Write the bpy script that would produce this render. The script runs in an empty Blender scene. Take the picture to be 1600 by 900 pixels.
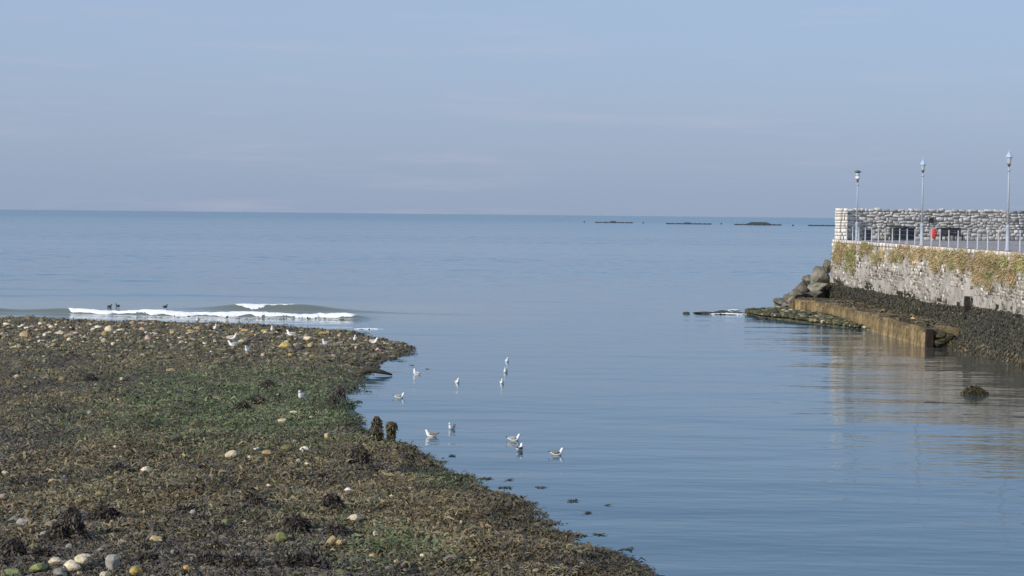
import bpy, math, random
import numpy as np
from mathutils import Matrix, Vector

# ------------------------------------------------------------------ camera, sky, sun, exposure
SC = bpy.context.scene
COL = SC.collection
CAM_H = 7.7
PITCH = math.atan(115.0 / 3000.0)
ROLL = 0.0103
cd = bpy.data.cameras.new('camera')
cd.sensor_width = 36.0
cd.lens = 67.5
cd.clip_start = 0.5
cd.clip_end = 60000.0
cam = bpy.data.objects.new('camera', cd)
COL.objects.link(cam)
_f = np.array([0, math.cos(PITCH), -math.sin(PITCH)])
_r0 = np.array([1.0, 0, 0])
_u0 = np.cross(_r0, _f)
_r = _r0 * math.cos(ROLL) + _u0 * math.sin(ROLL)
_u = -_r0 * math.sin(ROLL) + _u0 * math.cos(ROLL)
M = Matrix(((_r[0], _u[0], -_f[0], 0), (_r[1], _u[1], -_f[1], 0), (_r[2], _u[2], -_f[2], CAM_H), (0, 0, 0, 1)))
cam.matrix_world = M
SC.camera = cam

SUN_AZ, SUN_EL = math.radians(228), math.radians(25)
world = bpy.data.worlds.new('World')
SC.world = world
world.use_nodes = True
wn, wl = world.node_tree.nodes, world.node_tree.links
sky = wn.new('ShaderNodeTexSky')
sky.sky_type = 'NISHITA'
sky.sun_disc = False
sky.sun_elevation = SUN_EL
sky.sun_rotation = SUN_AZ
sky.altitude = 0.0
sky.air_density = 1.0
sky.dust_density = 3.0
sky.ozone_density = 6.0
# the clear sky is seen through a thin even veil of high haze
half = wn.new('ShaderNodeVectorMath'); half.operation = 'SCALE'; half.inputs['Scale'].default_value = 0.5
tint = wn.new('ShaderNodeVectorMath'); tint.operation = 'ADD'
tint.inputs[1].default_value = (2.88, 3.58, 4.92)
wl.new(sky.outputs[0], half.inputs[0]); wl.new(half.outputs[0], tint.inputs[0])
# thin high cloud streaks
tc = wn.new('ShaderNodeTexCoord')
mp = wn.new('ShaderNodeMapping'); mp.inputs['Scale'].default_value = (5.0, 5.0, 55.0); mp.inputs['Location'].default_value = (0.2, 8.3, 2.6)
nz = wn.new('ShaderNodeTexNoise'); nz.inputs['Scale'].default_value = 1.6; nz.inputs['Detail'].default_value = 7; nz.inputs['Roughness'].default_value = 0.62
cr = wn.new('ShaderNodeMapRange'); cr.inputs[1].default_value = 0.53; cr.inputs[2].default_value = 0.80; cr.inputs[3].default_value = 0.0; cr.inputs[4].default_value = 0.30
cmix = wn.new('ShaderNodeMix'); cmix.data_type = 'RGBA'
cmix.inputs[7].default_value = (5.9, 5.5, 6.7, 1)
wl.new(tc.outputs['Generated'], mp.inputs[0]); wl.new(mp.outputs[0], nz.inputs[0]); wl.new(nz.outputs[0], cr.inputs[0])
wl.new(cr.outputs[0], cmix.inputs['Factor']); wl.new(tint.outputs[0], cmix.inputs[6])
wl.new(cmix.outputs[2], wn['Background'].inputs[0])
wn['Background'].inputs[1].default_value = 0.10

sd_ = bpy.data.lights.new('sun', 'SUN')
sd_.energy = 3.6
sd_.angle = math.radians(0.6)
sd_.color = (1.0, 0.93, 0.82)
sun = bpy.data.objects.new('sun', sd_)
COL.objects.link(sun)
SDIR = Vector((math.sin(SUN_AZ) * math.cos(SUN_EL), math.cos(SUN_AZ) * math.cos(SUN_EL), math.sin(SUN_EL)))
sun.rotation_euler = SDIR.to_track_quat('Z', 'Y').to_euler()
vs = SC.view_settings
vs.view_transform = 'Standard'; vs.look = 'None'; vs.gamma = 1.0; vs.exposure = 0.0
vs.use_curve_mapping = False

# ------------------------------------------------------------------ helpers
def at(px, py, z=0.0):
    """the point at height z that the photograph shows at (px, py)"""
    d = _f * 3000.0 + _r * (px - 800.0) + _u * (450.0 - py)
    t = (z - CAM_H) / d[2]
    return np.array([d[0] * t, d[1] * t, z])

def at_depth(px, py, y):
    d = _f * 3000.0 + _r * (px - 800.0) + _u * (450.0 - py)
    t = y / d[1]
    return np.array([d[0] * t, y, CAM_H + d[2] * t])

def tag(o, label=None, cat=None, group=None, kind=None):
    if label: o['label'] = label
    if cat: o['category'] = cat
    if group: o['group'] = group
    if kind: o['kind'] = kind
    return o

def link(name, data, parent=None, loc=None, rz=0.0, mat=None):
    o = bpy.data.objects.new(name, data)
    COL.objects.link(o)
    if parent: o.parent = parent
    if loc is not None: o.location = [float(c) for c in loc]
    if rz: o.rotation_euler = (0, 0, rz)
    if mat is not None and data is not None:
        if not data.materials: data.materials.append(mat)
    return o

def empty(name, loc, rz=0.0):
    o = link(name, None, None, loc, rz)
    o.empty_display_size = 0.2
    return o

def mesh_np(name, V, F, smooth=False, col=None, mat=None):
    V = np.asarray(V, np.float32); F = np.asarray(F, np.int32)
    me = bpy.data.meshes.new(name)
    k = F.shape[1]
    me.vertices.add(len(V)); me.vertices.foreach_set('co', V.ravel())
    me.loops.add(F.size); me.loops.foreach_set('vertex_index', F.ravel())
    me.polygons.add(len(F))
    me.polygons.foreach_set('loop_start', np.arange(0, F.size, k, dtype=np.int32))
    me.polygons.foreach_set('loop_total', np.full(len(F), k, np.int32))
    if smooth: me.polygons.foreach_set('use_smooth', np.ones(len(F), bool))
    if col is not None:
        a = me.color_attributes.new('Col', 'FLOAT_COLOR', 'POINT')
        c = np.ones((len(V), 4), np.float32); c[:, :3] = col
        a.data.foreach_set('color', c.ravel())
    me.update(calc_edges=True)
    me.validate()
    if mat: me.materials.append(mat)
    return me

class MB:
    """collects simple solids and links them as one mesh"""
    def __init__(s): s.V = []; s.F = []
    def add(s, V, F):
        n = len(s.V); s.V += [tuple(map(float, v)) for v in V]; s.F += [tuple(i + n for i in f) for f in F]
        return s
    def box(s, c, d, rz=0.0, taper=1.0):
        hx, hy, hz = d[0] / 2, d[1] / 2, d[2] / 2
        ca, sa = math.cos(rz), math.sin(rz)
        P = []
        for z, t in ((-hz, 1.0), (hz, taper)):
            for x, y in ((-hx, -hy), (hx, -hy), (hx, hy), (-hx, hy)):
                x, y = x * t, y * t
                P.append((c[0] + x * ca - y * sa, c[1] + x * sa + y * ca, c[2] + z))
        return s.add(P, [(3, 2, 1, 0), (4, 5, 6, 7), (0, 1, 5, 4), (1, 2, 6, 5), (2, 3, 7, 6), (3, 0, 4, 7)])
    def lathe(s, prof, n=12, c=(0, 0, 0)):
        P = []
        for r, z in prof:
            for i in range(n):
                a = 2 * math.pi * i / n
                P.append((c[0] + r * math.cos(a), c[1] + r * math.sin(a), c[2] + z))
        F = []
        for j in range(len(prof) - 1):
            for i in range(n):
                F.append((j * n + i, j * n + (i + 1) % n, (j + 1) * n + (i + 1) % n, (j + 1) * n + i))
        F.append(tuple(range(n - 1, -1, -1))); F.append(tuple(range((len(prof) - 1) * n, len(prof) * n)))
        return s.add(P, F)
    def tube(s, pts, rad, n=10):
        pts = [Vector(p) for p in pts]
        P = []
        for j, p in enumerate(pts):
            t = (pts[min(j + 1, len(pts) - 1)] - pts[max(j - 1, 0)]).normalized()
            side = Vector((0, 1, 0)) if abs(t.y) < 0.9 else Vector((1, 0, 0))
            u = t.cross(side).normalized(); v = t.cross(u).normalized()
            r = rad[j] if hasattr(rad, '__len__') else rad
            ru, rv = r if hasattr(r, '__len__') else (r, r)
            for i in range(n):
                a = 2 * math.pi * i / n
                P.append(p + u * (ru * math.cos(a)) + v * (rv * math.sin(a)))
        F = []
        for j in range(len(pts) - 1):
            for i in range(n):
                F.append((j * n + i, j * n + (i + 1) % n, (j + 1) * n + (i + 1) % n, (j + 1) * n + i))
        F.append(tuple(range(n - 1, -1, -1))); F.append(tuple(range((len(pts) - 1) * n, len(pts) * n)))
        return s.add(P, F)
    def mesh(s, name, mat=None, smooth=False):
        me = bpy.data.meshes.new(name)
        me.from_pydata(s.V, [], s.F); me.update()
        if smooth: me.polygons.foreach_set('use_smooth', [True] * len(me.polygons))
        if mat: me.materials.append(mat)
        return me
    def build(s, name, mat, parent=None, smooth=False, loc=None, rz=0.0):
        return link(name, s.mesh(name, mat, smooth), parent, loc, rz)

def vnoise(x, y, seed=0):
    x = np.asarray(x, float); y = np.asarray(y, float)
    xi = np.floor(x).astype(np.int64); yi = np.floor(y).astype(np.int64)
    fx = x - xi; fy = y - yi
    fx = fx * fx * (3 - 2 * fx); fy = fy * fy * (3 - 2 * fy)
    def h(a, b):
        n = (a * 374761393 + b * 668265263 + seed * 974634777) & 0x7fffffff
        n = ((n ^ (n >> 13)) * 1274126177) & 0x7fffffff
        return ((n ^ (n >> 16)) & 0xffff) / 65535.0
    a = h(xi, yi); b = h(xi + 1, yi); c = h(xi, yi + 1); d = h(xi + 1, yi + 1)
    return (a * (1 - fx) + b * fx) * (1 - fy) + (c * (1 - fx) + d * fx) * fy

def fbm(x, y, seed=0, o=4):
    t = 0; a = 0.5; n = 0
    for i in range(o):
        t = t + a * vnoise(x * 2 ** i, y * 2 ** i, seed + i * 17); n += a; a *= 0.5
    return t / n - 0.5

def fbm3(p, seed=0, o=3):
    return (fbm(p[:, 0] + 7.1, p[:, 1], seed, o) + fbm(p[:, 1] + 3.3, p[:, 2], seed + 5, o) + fbm(p[:, 2], p[:, 0] + 1.7, seed + 9, o)) * 0.8

# ------------------------------------------------------------------ materials
def mat_new(name):
    m = bpy.data.materials.new(name); m.use_nodes = True
    return m, m.node_tree.nodes, m.node_tree.links, m.node_tree.nodes['Principled BSDF']

def mat_noise(name, c1, c2, scale=3.0, rough=0.85, bump=0.3, bscale=None, spec=0.3, c3=None, coords='Object', objrand=0.0, attr=False, dist=0.02):
    m, n, l, b = mat_new(name)
    b.inputs['Roughness'].default_value = rough
    b.inputs['Specular IOR Level'].default_value = spec
    tcn = n.new('ShaderNodeTexCoord')
    nz = n.new('ShaderNodeTexNoise'); nz.inputs['Scale'].default_value = scale; nz.inputs['Detail'].default_value = 8; nz.inputs['Roughness'].default_value = 0.65
    l.new(tcn.outputs[coords], nz.inputs['Vector'])
    rp = n.new('ShaderNodeValToRGB')
    rp.color_ramp.elements[0].position = 0.34; rp.color_ramp.elements[0].color = (*c1, 1)
    rp.color_ramp.elements[1].position = 0.66; rp.color_ramp.elements[1].color = (*c2, 1)
    if c3:
        e = rp.color_ramp.elements.new(0.5); e.color = (*c3, 1)
    l.new(nz.outputs[0], rp.inputs[0])
    out = rp.outputs[0]
    if objrand:
        oi = n.new('ShaderNodeObjectInfo')
        mr = n.new('ShaderNodeMapRange'); mr.inputs[3].default_value = 1 - objrand; mr.inputs[4].default_value = 1 + objrand
        l.new(oi.outputs['Random'], mr.inputs[0])
        mx = n.new('ShaderNodeVectorMath'); mx.operation = 'SCALE'
        l.new(out, mx.inputs[0]); l.new(mr.outputs[0], mx.inputs['Scale']); out = mx.outputs[0]
    if attr:
        at_ = n.new('ShaderNodeVertexColor'); at_.layer_name = 'Col'
        mx = n.new('ShaderNodeVectorMath'); mx.operation = 'MULTIPLY'
        l.new(out, mx.inputs[0]); l.new(at_.outputs[0], mx.inputs[1]); out = mx.outputs[0]
    l.new(out, b.inputs['Base Color'])
    if bump:
        nb = n.new('ShaderNodeTexNoise'); nb.inputs['Scale'].default_value = bscale or scale * 4; nb.inputs['Detail'].default_value = 6
        l.new(tcn.outputs[coords], nb.inputs['Vector'])
        bp = n.new('ShaderNodeBump'); bp.inputs['Strength'].default_value = bump; bp.inputs['Distance'].default_value = dist
        l.new(nb.outputs[0], bp.inputs['Height']); l.new(bp.outputs[0], b.inputs['Normal'])
    return m

def mat_plain(name, c, rough=0.6, metal=0.0, spec=0.4, var=0.12, scale=6.0):
    lo = tuple(x * (1 - var) for x in c); hi = tuple(min(1, x * (1 + var)) for x in c)
    m = mat_noise(name, lo, hi, scale, rough, 0.08, spec=spec)
    m.node_tree.nodes['Principled BSDF'].inputs['Metallic'].default_value = metal
    return m

def mat_attr(name, rough=0.6, spec=0.4, nscale=9.0, amp=0.35, bump=0.0):
    """colour comes from the pieces' own colour attribute, broken up by noise"""
    g1, g2 = 1 - amp, 1 + amp
    return mat_noise(name, (g1, g1, g1), (g2, g2, g2), nscale, rough, bump, spec=spec, attr=True)

def rgb(r, g, b):
    return tuple(((c / 255.0 + 0.055) / 1.055) ** 2.4 if c > 10 else c / 255 / 12.92 for c in (r, g, b))

MAT = {}
MAT['frond'] = mat_attr('wet_seaweed', rough=0.5, spec=0.35, nscale=5.0, amp=0.3)
MAT['cobble'] = mat_attr('beach_cobbles', rough=0.75, spec=0.3, nscale=14.0, amp=0.3, bump=0.3)
MAT['ground'] = mat_noise('weedy_shingle', (0.050, 0.044, 0.034), (0.19, 0.165, 0.10), 2.3, 0.75, 0.9, 14.0, 0.3, c3=(0.098, 0.088, 0.055), dist=0.05)
MAT['quay_stone'] = mat_attr('lichened_quay_stone', rough=0.9, spec=0.2, nscale=2.2, amp=0.42, bump=0.7)
MAT['mortar'] = mat_noise('lime_mortar', (0.25, 0.23, 0.205), (0.52, 0.485, 0.435), 0.9, 0.95, 0.9, 5, 0.15, dist=0.05)
MAT['parapet_stone'] = mat_noise('pale_parapet_stone', (0.36, 0.345, 0.315), (0.74, 0.71, 0.65), 3.2, 0.9, 0.5, 14, 0.2, objrand=0.32)
MAT['parapet_mortar'] = mat_noise('dark_joint_mortar', (0.27, 0.255, 0.23), (0.42, 0.395, 0.36), 3.0, 0.95, 0.5, 12, 0.15)
MAT['quoin'] = mat_noise('sunlit_pale_quoin', (0.62, 0.58, 0.52), (0.84, 0.80, 0.73), 3.2, 0.9, 0.4, 14, 0.2, objrand=0.12)  # return wall's sunlit brightness put into its stone colour
MAT['deck'] = mat_noise('quay_asphalt', (0.25, 0.24, 0.235), (0.34, 0.325, 0.32), 1.2, 0.9, 0.3, 40, 0.2)
MAT['kerb'] = mat_noise('red_brick_edging', (0.22, 0.13, 0.10), (0.34, 0.22, 0.17), 3, 0.9, 0.3, 20, 0.2)
MAT['weedwall'] = mat_noise('weeded_masonry', (0.024, 0.024, 0.018), (0.085, 0.08, 0.05), 1.6, 0.6, 0.9, 8, 0.4, c3=(0.048, 0.047, 0.032), dist=0.06)
MAT['pile'] = mat_noise('rust_stained_pile', (0.06, 0.048, 0.026), (0.42, 0.31, 0.165), 1.5, 0.8, 0.8, 7, 0.25, c3=(0.25, 0.185, 0.095), objrand=0.3, dist=0.06)
MAT['ledge'] = mat_noise('silted_ledge', (0.04, 0.034, 0.022), (0.27, 0.205, 0.115), 0.7, 0.85, 0.5, 9, 0.25)
MAT['boulder'] = mat_noise('armour_rock', (0.075, 0.07, 0.052), (0.27, 0.25, 0.205), 1.8, 0.9, 1.0, 5, 0.2, objrand=0.3, dist=0.14)
MAT['weedrock'] = mat_noise('weed_stained_rock', (0.02, 0.02, 0.013), (0.08, 0.072, 0.04), 3.0, 0.7, 0.8, 12, 0.3)
MAT['wood'] = mat_noise('wet_driftwood', (0.022, 0.020, 0.015), (0.07, 0.06, 0.04), 4, 0.7, 0.7, 20, 0.3)
MAT['timber'] = mat_noise('wet_timber_slot_shade', (0.012, 0.009, 0.008), (0.035, 0.024, 0.018), 3, 0.7, 0.5, 20, 0.3)
MAT['white'] = mat_plain('gull_white', (0.80, 0.80, 0.79), 0.7, var=0.05)
MAT['grey'] = mat_plain('gull_grey', (0.38, 0.36, 0.35), 0.7, var=0.15)
MAT['brownwing'] = mat_noise('gull_mottled_brown', (0.09, 0.075, 0.06), (0.34, 0.30, 0.25), 30, 0.8, 0.0)
MAT['black'] = mat_plain('wingtip_black', (0.025, 0.025, 0.028), 0.6)
MAT['bill'] = mat_plain('bill_orange', (0.45, 0.20, 0.06), 0.5)
MAT['legs'] = mat_plain('gull_legs', (0.40, 0.22, 0.12), 0.6)
MAT['duck'] = mat_plain('duck_dark', (0.03, 0.028, 0.027), 0.6)
MAT['paint'] = mat_plain('pale_blue_paint', (0.33, 0.375, 0.45), 0.5, var=0.10)
MAT['capblue'] = mat_plain('lantern_cap_paint', (0.36, 0.48, 0.60), 0.4)
MAT['capdark'] = mat_plain('lantern_cap_dark', (0.10, 0.09, 0.09), 0.5)
MAT['railpaint'] = mat_plain('grey_rail_paint', (0.38, 0.41, 0.47), 0.5, var=0.10)
MAT['wire'] = mat_plain('rail_wire', (0.25, 0.26, 0.28), 0.4, metal=0.6)
MAT['red'] = mat_plain('lifebuoy_red', (0.62, 0.045, 0.025), 0.45)
MAT['board'] = mat_plain('lifebuoy_board', (0.55, 0.54, 0.53), 0.6)
MAT['bin_green'] = mat_plain('bin_grey_green', (0.03, 0.036, 0.033), 0.5)
MAT['bin_grey'] = mat_plain('bin_slate', (0.03, 0.036, 0.045), 0.5)
MAT['bin_navy'] = mat_plain('bin_navy', (0.016, 0.018, 0.03), 0.5)
MAT['bench'] = mat_plain('bench_dark_timber', (0.035, 0.032, 0.036), 0.6)
MAT['raft'] = mat_plain('hazed_raft_timber', (0.045, 0.052, 0.065), 0.8)  # blue of the distant haze mixed into the dark raft colour
MAT['foam'] = mat_noise('sea_foam', (0.74, 0.76, 0.77), (0.88, 0.89, 0.89), 3.0, 0.9, 0.6, 9, 0.2, dist=0.06)
m, n, l, b = mat_new('lantern_glass')
b.inputs['Base Color'].default_value = (0.40, 0.44, 0.48, 1); b.inputs['Roughness'].default_value = 0.15
nz = n.new('ShaderNodeTexNoise'); nz.inputs['Scale'].default_value = 4
mr = n.new('ShaderNodeMapRange'); mr.inputs[3].default_value = 0.1; mr.inputs[4].default_value = 0.3
l.new(nz.outputs[0], mr.inputs[0]); l.new(mr.outputs[0], b.inputs['Roughness'])
MAT['glass'] = m

# sea water
m, n, l, b = mat_new('sea_water')
b.inputs['Roughness'].default_value = 0.06
b.inputs['IOR'].default_value = 1.333
geo = n.new('ShaderNodeNewGeometry')
def wnoise(scale, sx, sy, detail, seed):
    mpn = n.new('ShaderNodeMapping'); mpn.inputs['Scale'].default_value = (sx, sy, 1); mpn.inputs['Location'].default_value = (seed, seed * 1.7, 0)
    mpn.inputs['Rotation'].default_value = (0, 0, 0.06 * seed)
    l.new(geo.outputs['Position'], mpn.inputs[0])
    q = n.new('ShaderNodeTexNoise'); q.inputs['Scale'].default_value = scale; q.inputs['Detail'].default_value = detail; q.inputs['Roughness'].default_value = 0.55
    l.new(mpn.outputs[0], q.inputs['Vector'])
    return q.outputs[0]
def math_(op, a, b_):
    q = n.new('ShaderNodeMath'); q.operation = op
    for i, v in enumerate((a, b_)):
        if isinstance(v, (int, float)): q.inputs[i].default_value = v
        else: l.new(v, q.inputs[i])
    return q.outputs[0]
fine = wnoise(1.9, 0.55, 1.0, 3, 1.0)
mid = wnoise(0.42, 0.4, 1.0, 3, 2.0)
big = wnoise(0.06, 0.35, 1.0, 3, 3.0)
slick = wnoise(0.02, 0.3, 1.0, 3, 4.0)
sl = n.new('ShaderNodeMapRange'); sl.inputs[1].default_value = 0.38; sl.inputs[2].default_value = 0.62; sl.inputs[3].default_value = 0.35; sl.inputs[4].default_value = 1.0
l.new(slick, sl.inputs[0])
sepx = n.new('ShaderNodeSeparateXYZ'); l.new(geo.outputs['Position'], sepx.inputs[0])
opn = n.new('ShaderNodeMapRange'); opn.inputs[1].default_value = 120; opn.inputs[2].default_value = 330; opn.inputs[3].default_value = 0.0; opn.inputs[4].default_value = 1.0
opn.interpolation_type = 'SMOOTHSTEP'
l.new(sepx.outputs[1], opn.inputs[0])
def wcol(scale, sx, sy, detail, seed):
    mpn = n.new('ShaderNodeMapping'); mpn.inputs['Scale'].default_value = (sx, sy, 1); mpn.inputs['Location'].default_value = (seed, seed * 2.3, 0)
    l.new(geo.outputs['Position'], mpn.inputs[0])
    q = n.new('ShaderNodeTexNoise'); q.inputs['Scale'].default_value = scale; q.inputs['Detail'].default_value = detail
    l.new(mpn.outputs[0], q.inputs['Vector'])
    sb = n.new('ShaderNodeVectorMath'); sb.operation = 'SUBTRACT'; sb.inputs[1].default_value = (0.5, 0.5, 0.5); l.new(q.outputs['Color'], sb.inputs[0])
    ml = n.new('ShaderNodeVectorMath'); ml.operation = 'MULTIPLY'; ml.inputs[1].default_value = (1, 1, 0); l.new(sb.outputs[0], ml.inputs[0])
    return ml.outputs[0]
streak = wnoise(0.012, 0.10, 1.0, 4, 6.0)
stm = n.new('ShaderNodeMapRange'); stm.inputs[1].default_value = 0.35; stm.inputs[2].default_value = 0.65; stm.inputs[3].default_value = 0.2; stm.inputs[4].default_value = 1.7
l.new(streak, stm.inputs[0])
far_ = n.new('ShaderNodeMapRange'); far_.inputs[1].default_value = 250; far_.inputs[2].default_value = 2500; far_.inputs[3].default_value = 0.55; far_.inputs[4].default_value = 1.0
l.new(sepx.outputs[1], far_.inputs[0])
rgh = n.new('ShaderNodeMapRange'); rgh.inputs[1].default_value = 140; rgh.inputs[2].default_value = 2500; rgh.inputs[3].default_value = 0.06; rgh.inputs[4].default_value = 0.19
l.new(sepx.outputs[1], rgh.inputs[0]); l.new(rgh.outputs[0], b.inputs['Roughness'])
vs1 = n.new('ShaderNodeVectorMath'); vs1.operation = 'SCALE'
l.new(wcol(0.55, 0.6, 1.0, 3, 7.0), vs1.inputs[0]); l.new(math_('MULTIPLY', math_('MULTIPLY', opn.outputs[0], far_.outputs[0]), stm.outputs[0]), vs1.inputs['Scale'])
vad = n.new('ShaderNodeVectorMath'); vad.operation = 'ADD'; l.new(geo.outputs['Normal'], vad.inputs[0]); l.new(vs1.outputs[0], vad.inputs[1])
vnm = n.new('ShaderNodeVectorMath'); vnm.operation = 'NORMALIZE'; l.new(vad.outputs[0], vnm.inputs[0])
h0 = math_('ADD', math_('MULTIPLY', math_('MULTIPLY', fine, 0.016), sl.outputs[0]), math_('ADD', math_('MULTIPLY', mid, 0.07), math_('MULTIPLY', big, 0.28)))
h = h0
bp = n.new('ShaderNodeBump'); bp.inputs['Strength'].default_value = 1.0; bp.inputs['Distance'].default_value = 1.0
l.new(h, bp.inputs['Height']); l.new(vnm.outputs[0], bp.inputs['Normal']); l.new(bp.outputs[0], b.inputs['Normal'])
rp = n.new('ShaderNodeValToRGB')
rp.color_ramp.elements[0].position = 0.3; rp.color_ramp.elements[0].color = (0.018, 0.080, 0.120, 1)
rp.color_ramp.elements[1].position = 0.7; rp.color_ramp.elements[1].color = (0.023, 0.094, 0.140, 1)
l.new(slick, rp.inputs[0])
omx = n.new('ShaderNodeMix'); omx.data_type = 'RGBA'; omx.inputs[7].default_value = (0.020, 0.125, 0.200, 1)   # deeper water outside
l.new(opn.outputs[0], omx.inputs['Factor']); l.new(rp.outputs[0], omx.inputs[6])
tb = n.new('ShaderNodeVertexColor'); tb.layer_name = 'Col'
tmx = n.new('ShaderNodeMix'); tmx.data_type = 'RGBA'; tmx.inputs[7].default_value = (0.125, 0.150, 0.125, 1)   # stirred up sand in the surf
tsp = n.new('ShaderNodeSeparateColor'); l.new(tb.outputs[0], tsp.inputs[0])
tm2 = n.new('ShaderNodeMix'); tm2.data_type = 'RGBA'; tm2.inputs[7].default_value = (0.095, 0.080, 0.058, 1)   # silty harbour water, with the quay's brown reflection put into its colour
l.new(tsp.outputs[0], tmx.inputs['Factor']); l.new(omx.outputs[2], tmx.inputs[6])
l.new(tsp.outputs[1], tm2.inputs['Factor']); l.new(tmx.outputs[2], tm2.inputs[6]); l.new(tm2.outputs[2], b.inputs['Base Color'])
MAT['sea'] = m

# ------------------------------------------------------------------ sea
def axis(parts):
    out = []
    for a, b_, st in parts:
        out.append(np.arange(a, b_, st))
    return np.concatenate(out)
ys = np.concatenate([axis([(-300, 20, 40), (20, 100, 2.0), (100, 134, 1.0), (134, 164, 0.14), (164, 300, 0.8)]), np.geomspace(300, 42000, 60)])
xs = np.concatenate([-np.geomspace(20000, 80, 24), axis([(-75, -50, 1.5), (-50, 2, 0.22), (2, 60, 0.8)]), np.geomspace(62, 20000, 24)])
# crest lines of the two breakers and of some low swells, in the plane of the sea
cA0, cA1 = at(60, 489.0), at(575, 498.5)
cB0, cB1 = at(300, 483.5), at(620, 489.5)
def crestA(x):
    return cA0[1] + (cA1[1] - cA0[1]) * (x - cA0[0]) / (cA1[0] - cA0[0]) + 0.35 * np.sin(x * 0.31)
def crestB(x):
    return cB0[1] + (cB1[1] - cB0[1]) * (x - cB0[0]) / (cB1[0] - cB0[0]) + 0.3 * np.sin(x * 0.4 + 1)
def ampA(x):
    return 0.34 * np.clip((x + 52) / 10, 0, 1) * np.clip((-9.0 - x) / 3.0, 0, 1) * (0.9 + 0.2 * np.sin(x * 0.9))
def ampB(x):
    c = (x + 18.6) / 5.4
    return 0.44 * np.exp(-np.abs(c) ** 2.4) + 0.14 * np.exp(-((x + 15) / 13.0) ** 2) + 0.05 * np.sin(x * 1.1) * np.exp(-np.abs(c) ** 2)
def sea_z(X, Y):
    z = 0.0
    for cr_, am, wf, wb in ((crestA, ampA, 0.75, 2.6), (crestB, ampB, 1.15, 4.0)):
        d = Y - cr_(X)
        z = z + am(X) * np.where(d < 0, np.exp(-(d / wf) ** 2), np.exp(-(d / wb) ** 2))
    for y0, a, w, s in ((171, 0.12, 2.2, 1), (186, 0.16, 3.0, 2), (205, 0.15, 3.2, 3), (232, 0.18, 4, 4), (262, 0.2, 4.5, 5)):
        yc = y0 + 5 * (vnoise(X / 30.0, X * 0, s) - 0.5) * 2
        am = a * np.clip(2.2 * vnoise(X / 26.0, X * 0 + 3, s + 9) - 0.5, 0, 1)
        z = z + am * np.exp(-((Y - yc) / w) ** 2)
    return z
YY, XX = np.meshgrid(ys, xs, indexing='ij')
ZZ = sea_z(XX, YY)
nr, nc = YY.shape
idx = np.arange(nr * nc).reshape(nr, nc)
F = np.stack([idx[:-1, :-1], idx[:-1, 1:], idx[1:, 1:], idx[1:, :-1]], -1).reshape(-1, 4)
TURB = np.exp(-np.clip(np.abs(YY - 150) - 9, 0, None) ** 2 / 30.0) * np.clip((4 - XX) / 12.0, 0, 1)
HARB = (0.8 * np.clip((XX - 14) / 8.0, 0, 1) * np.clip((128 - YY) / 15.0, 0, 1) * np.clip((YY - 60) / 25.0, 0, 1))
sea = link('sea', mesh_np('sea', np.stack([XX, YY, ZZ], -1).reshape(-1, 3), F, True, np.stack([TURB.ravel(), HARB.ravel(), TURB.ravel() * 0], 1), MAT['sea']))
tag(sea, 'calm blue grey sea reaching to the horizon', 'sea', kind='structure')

# ------------------------------------------------------------------ beach terrain
OUT = [(-700, 488), (-300, 494), (0, 499), (100, 501), (200, 504), (300, 507), (400, 509), (480, 513), (560, 521), (600, 530), (633, 543), (628, 552), (605, 562), (592, 572),
       (562, 585), (548, 605), (541, 640), (540, 658), (560, 676), (580, 692), (622, 699), (660, 716), (700, 736), (745, 756), (800, 781), (828, 805), (880, 830), (930, 855),
       (985, 880), (1025, 902), (1110, 945), (1300, 1060), (1500, 1250), (1500, 2200), (-6000, 2200)]
POLY = np.array([at(px, py)[:2] for px, py in OUT])
def sdist(x, y):
    """metres inside (+) or outside (-) the waterline of the spit"""
    x = np.asarray(x, float); y = np.asarray(y, float)
    best = np.full(x.shape, 1e9); inside = np.zeros(x.shape, bool)
    for i in range(len(POLY)):
        ax, ay = POLY[i]; bx, by = POLY[(i + 1) % len(POLY)]
        dx, dy = bx - ax, by - ay
        t = np.clip(((x - ax) * dx + (y - ay) * dy) / (dx * dx + dy * dy), 0, 1)
        best = np.minimum(best, np.hypot(x - ax - t * dx, y - ay - t * dy))
        c = ((ay > y) != (by > y)) & (x < (bx - ax) * (y - ay) / (by - ay + 1e-12) + ax)
        inside ^= c
    return np.where(inside, best, -best)
def ground(x, y):
    x = np.asarray(x, float); y = np.asarray(y, float)
    s = sdist(x, y) + 1.2 * fbm(x / 3.0, y / 5.0, 3, 3) * np.clip(y / 60, 0.4, 1.5)
    base = np.where(s > 0, 0.02 + 0.30 * (1 - np.exp(-s / 3.5)), 0.10 * s)
    base = np.maximum(base, -1.2)
    amp = np.clip((s + 1.5) / 4.0, 0.0, 1.0)
    z = base + amp * (0.48 * fbm(x / 3.2, y / 3.6, 11, 3) + 0.30 * fbm(x / 0.9, y / 0.9, 21, 3) + 0.05 * fbm(x / 0.22, y / 0.22, 31, 2))
    return z
def on_ground(px, py):
    z = 0.1
    for _ in range(6):
        p = at(px, py, z); z = float(ground(p[0:1], p[1:2])[0])
    return np.array([p[0], p[1], z])
dv = np.geomspace(30, 150, 560)
uv = np.linspace(-0.40, 0.17, 520)
DD, UU = np.meshgrid(dv, uv, indexing='ij')
GX, GY = UU * DD, DD
GZ = ground(GX, GY)
nr, nc = GX.shape
idx = np.arange(nr * nc).reshape(nr, nc)
F = np.stack([idx[:-1, :-1], idx[:-1, 1:], idx[1:, 1:], idx[1:, :-1]], -1).reshape(-1, 4)
keep = GZ.reshape(-1)[F].max(1) > -0.6
beach = link('beach', mesh_np('beach', np.stack([GX, GY, GZ], -1).reshape(-1, 3), F[keep], True, mat=MAT['ground']))
tag(beach, 'dark weedy shingle spit running out from the shore', 'beach', kind='structure')

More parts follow.
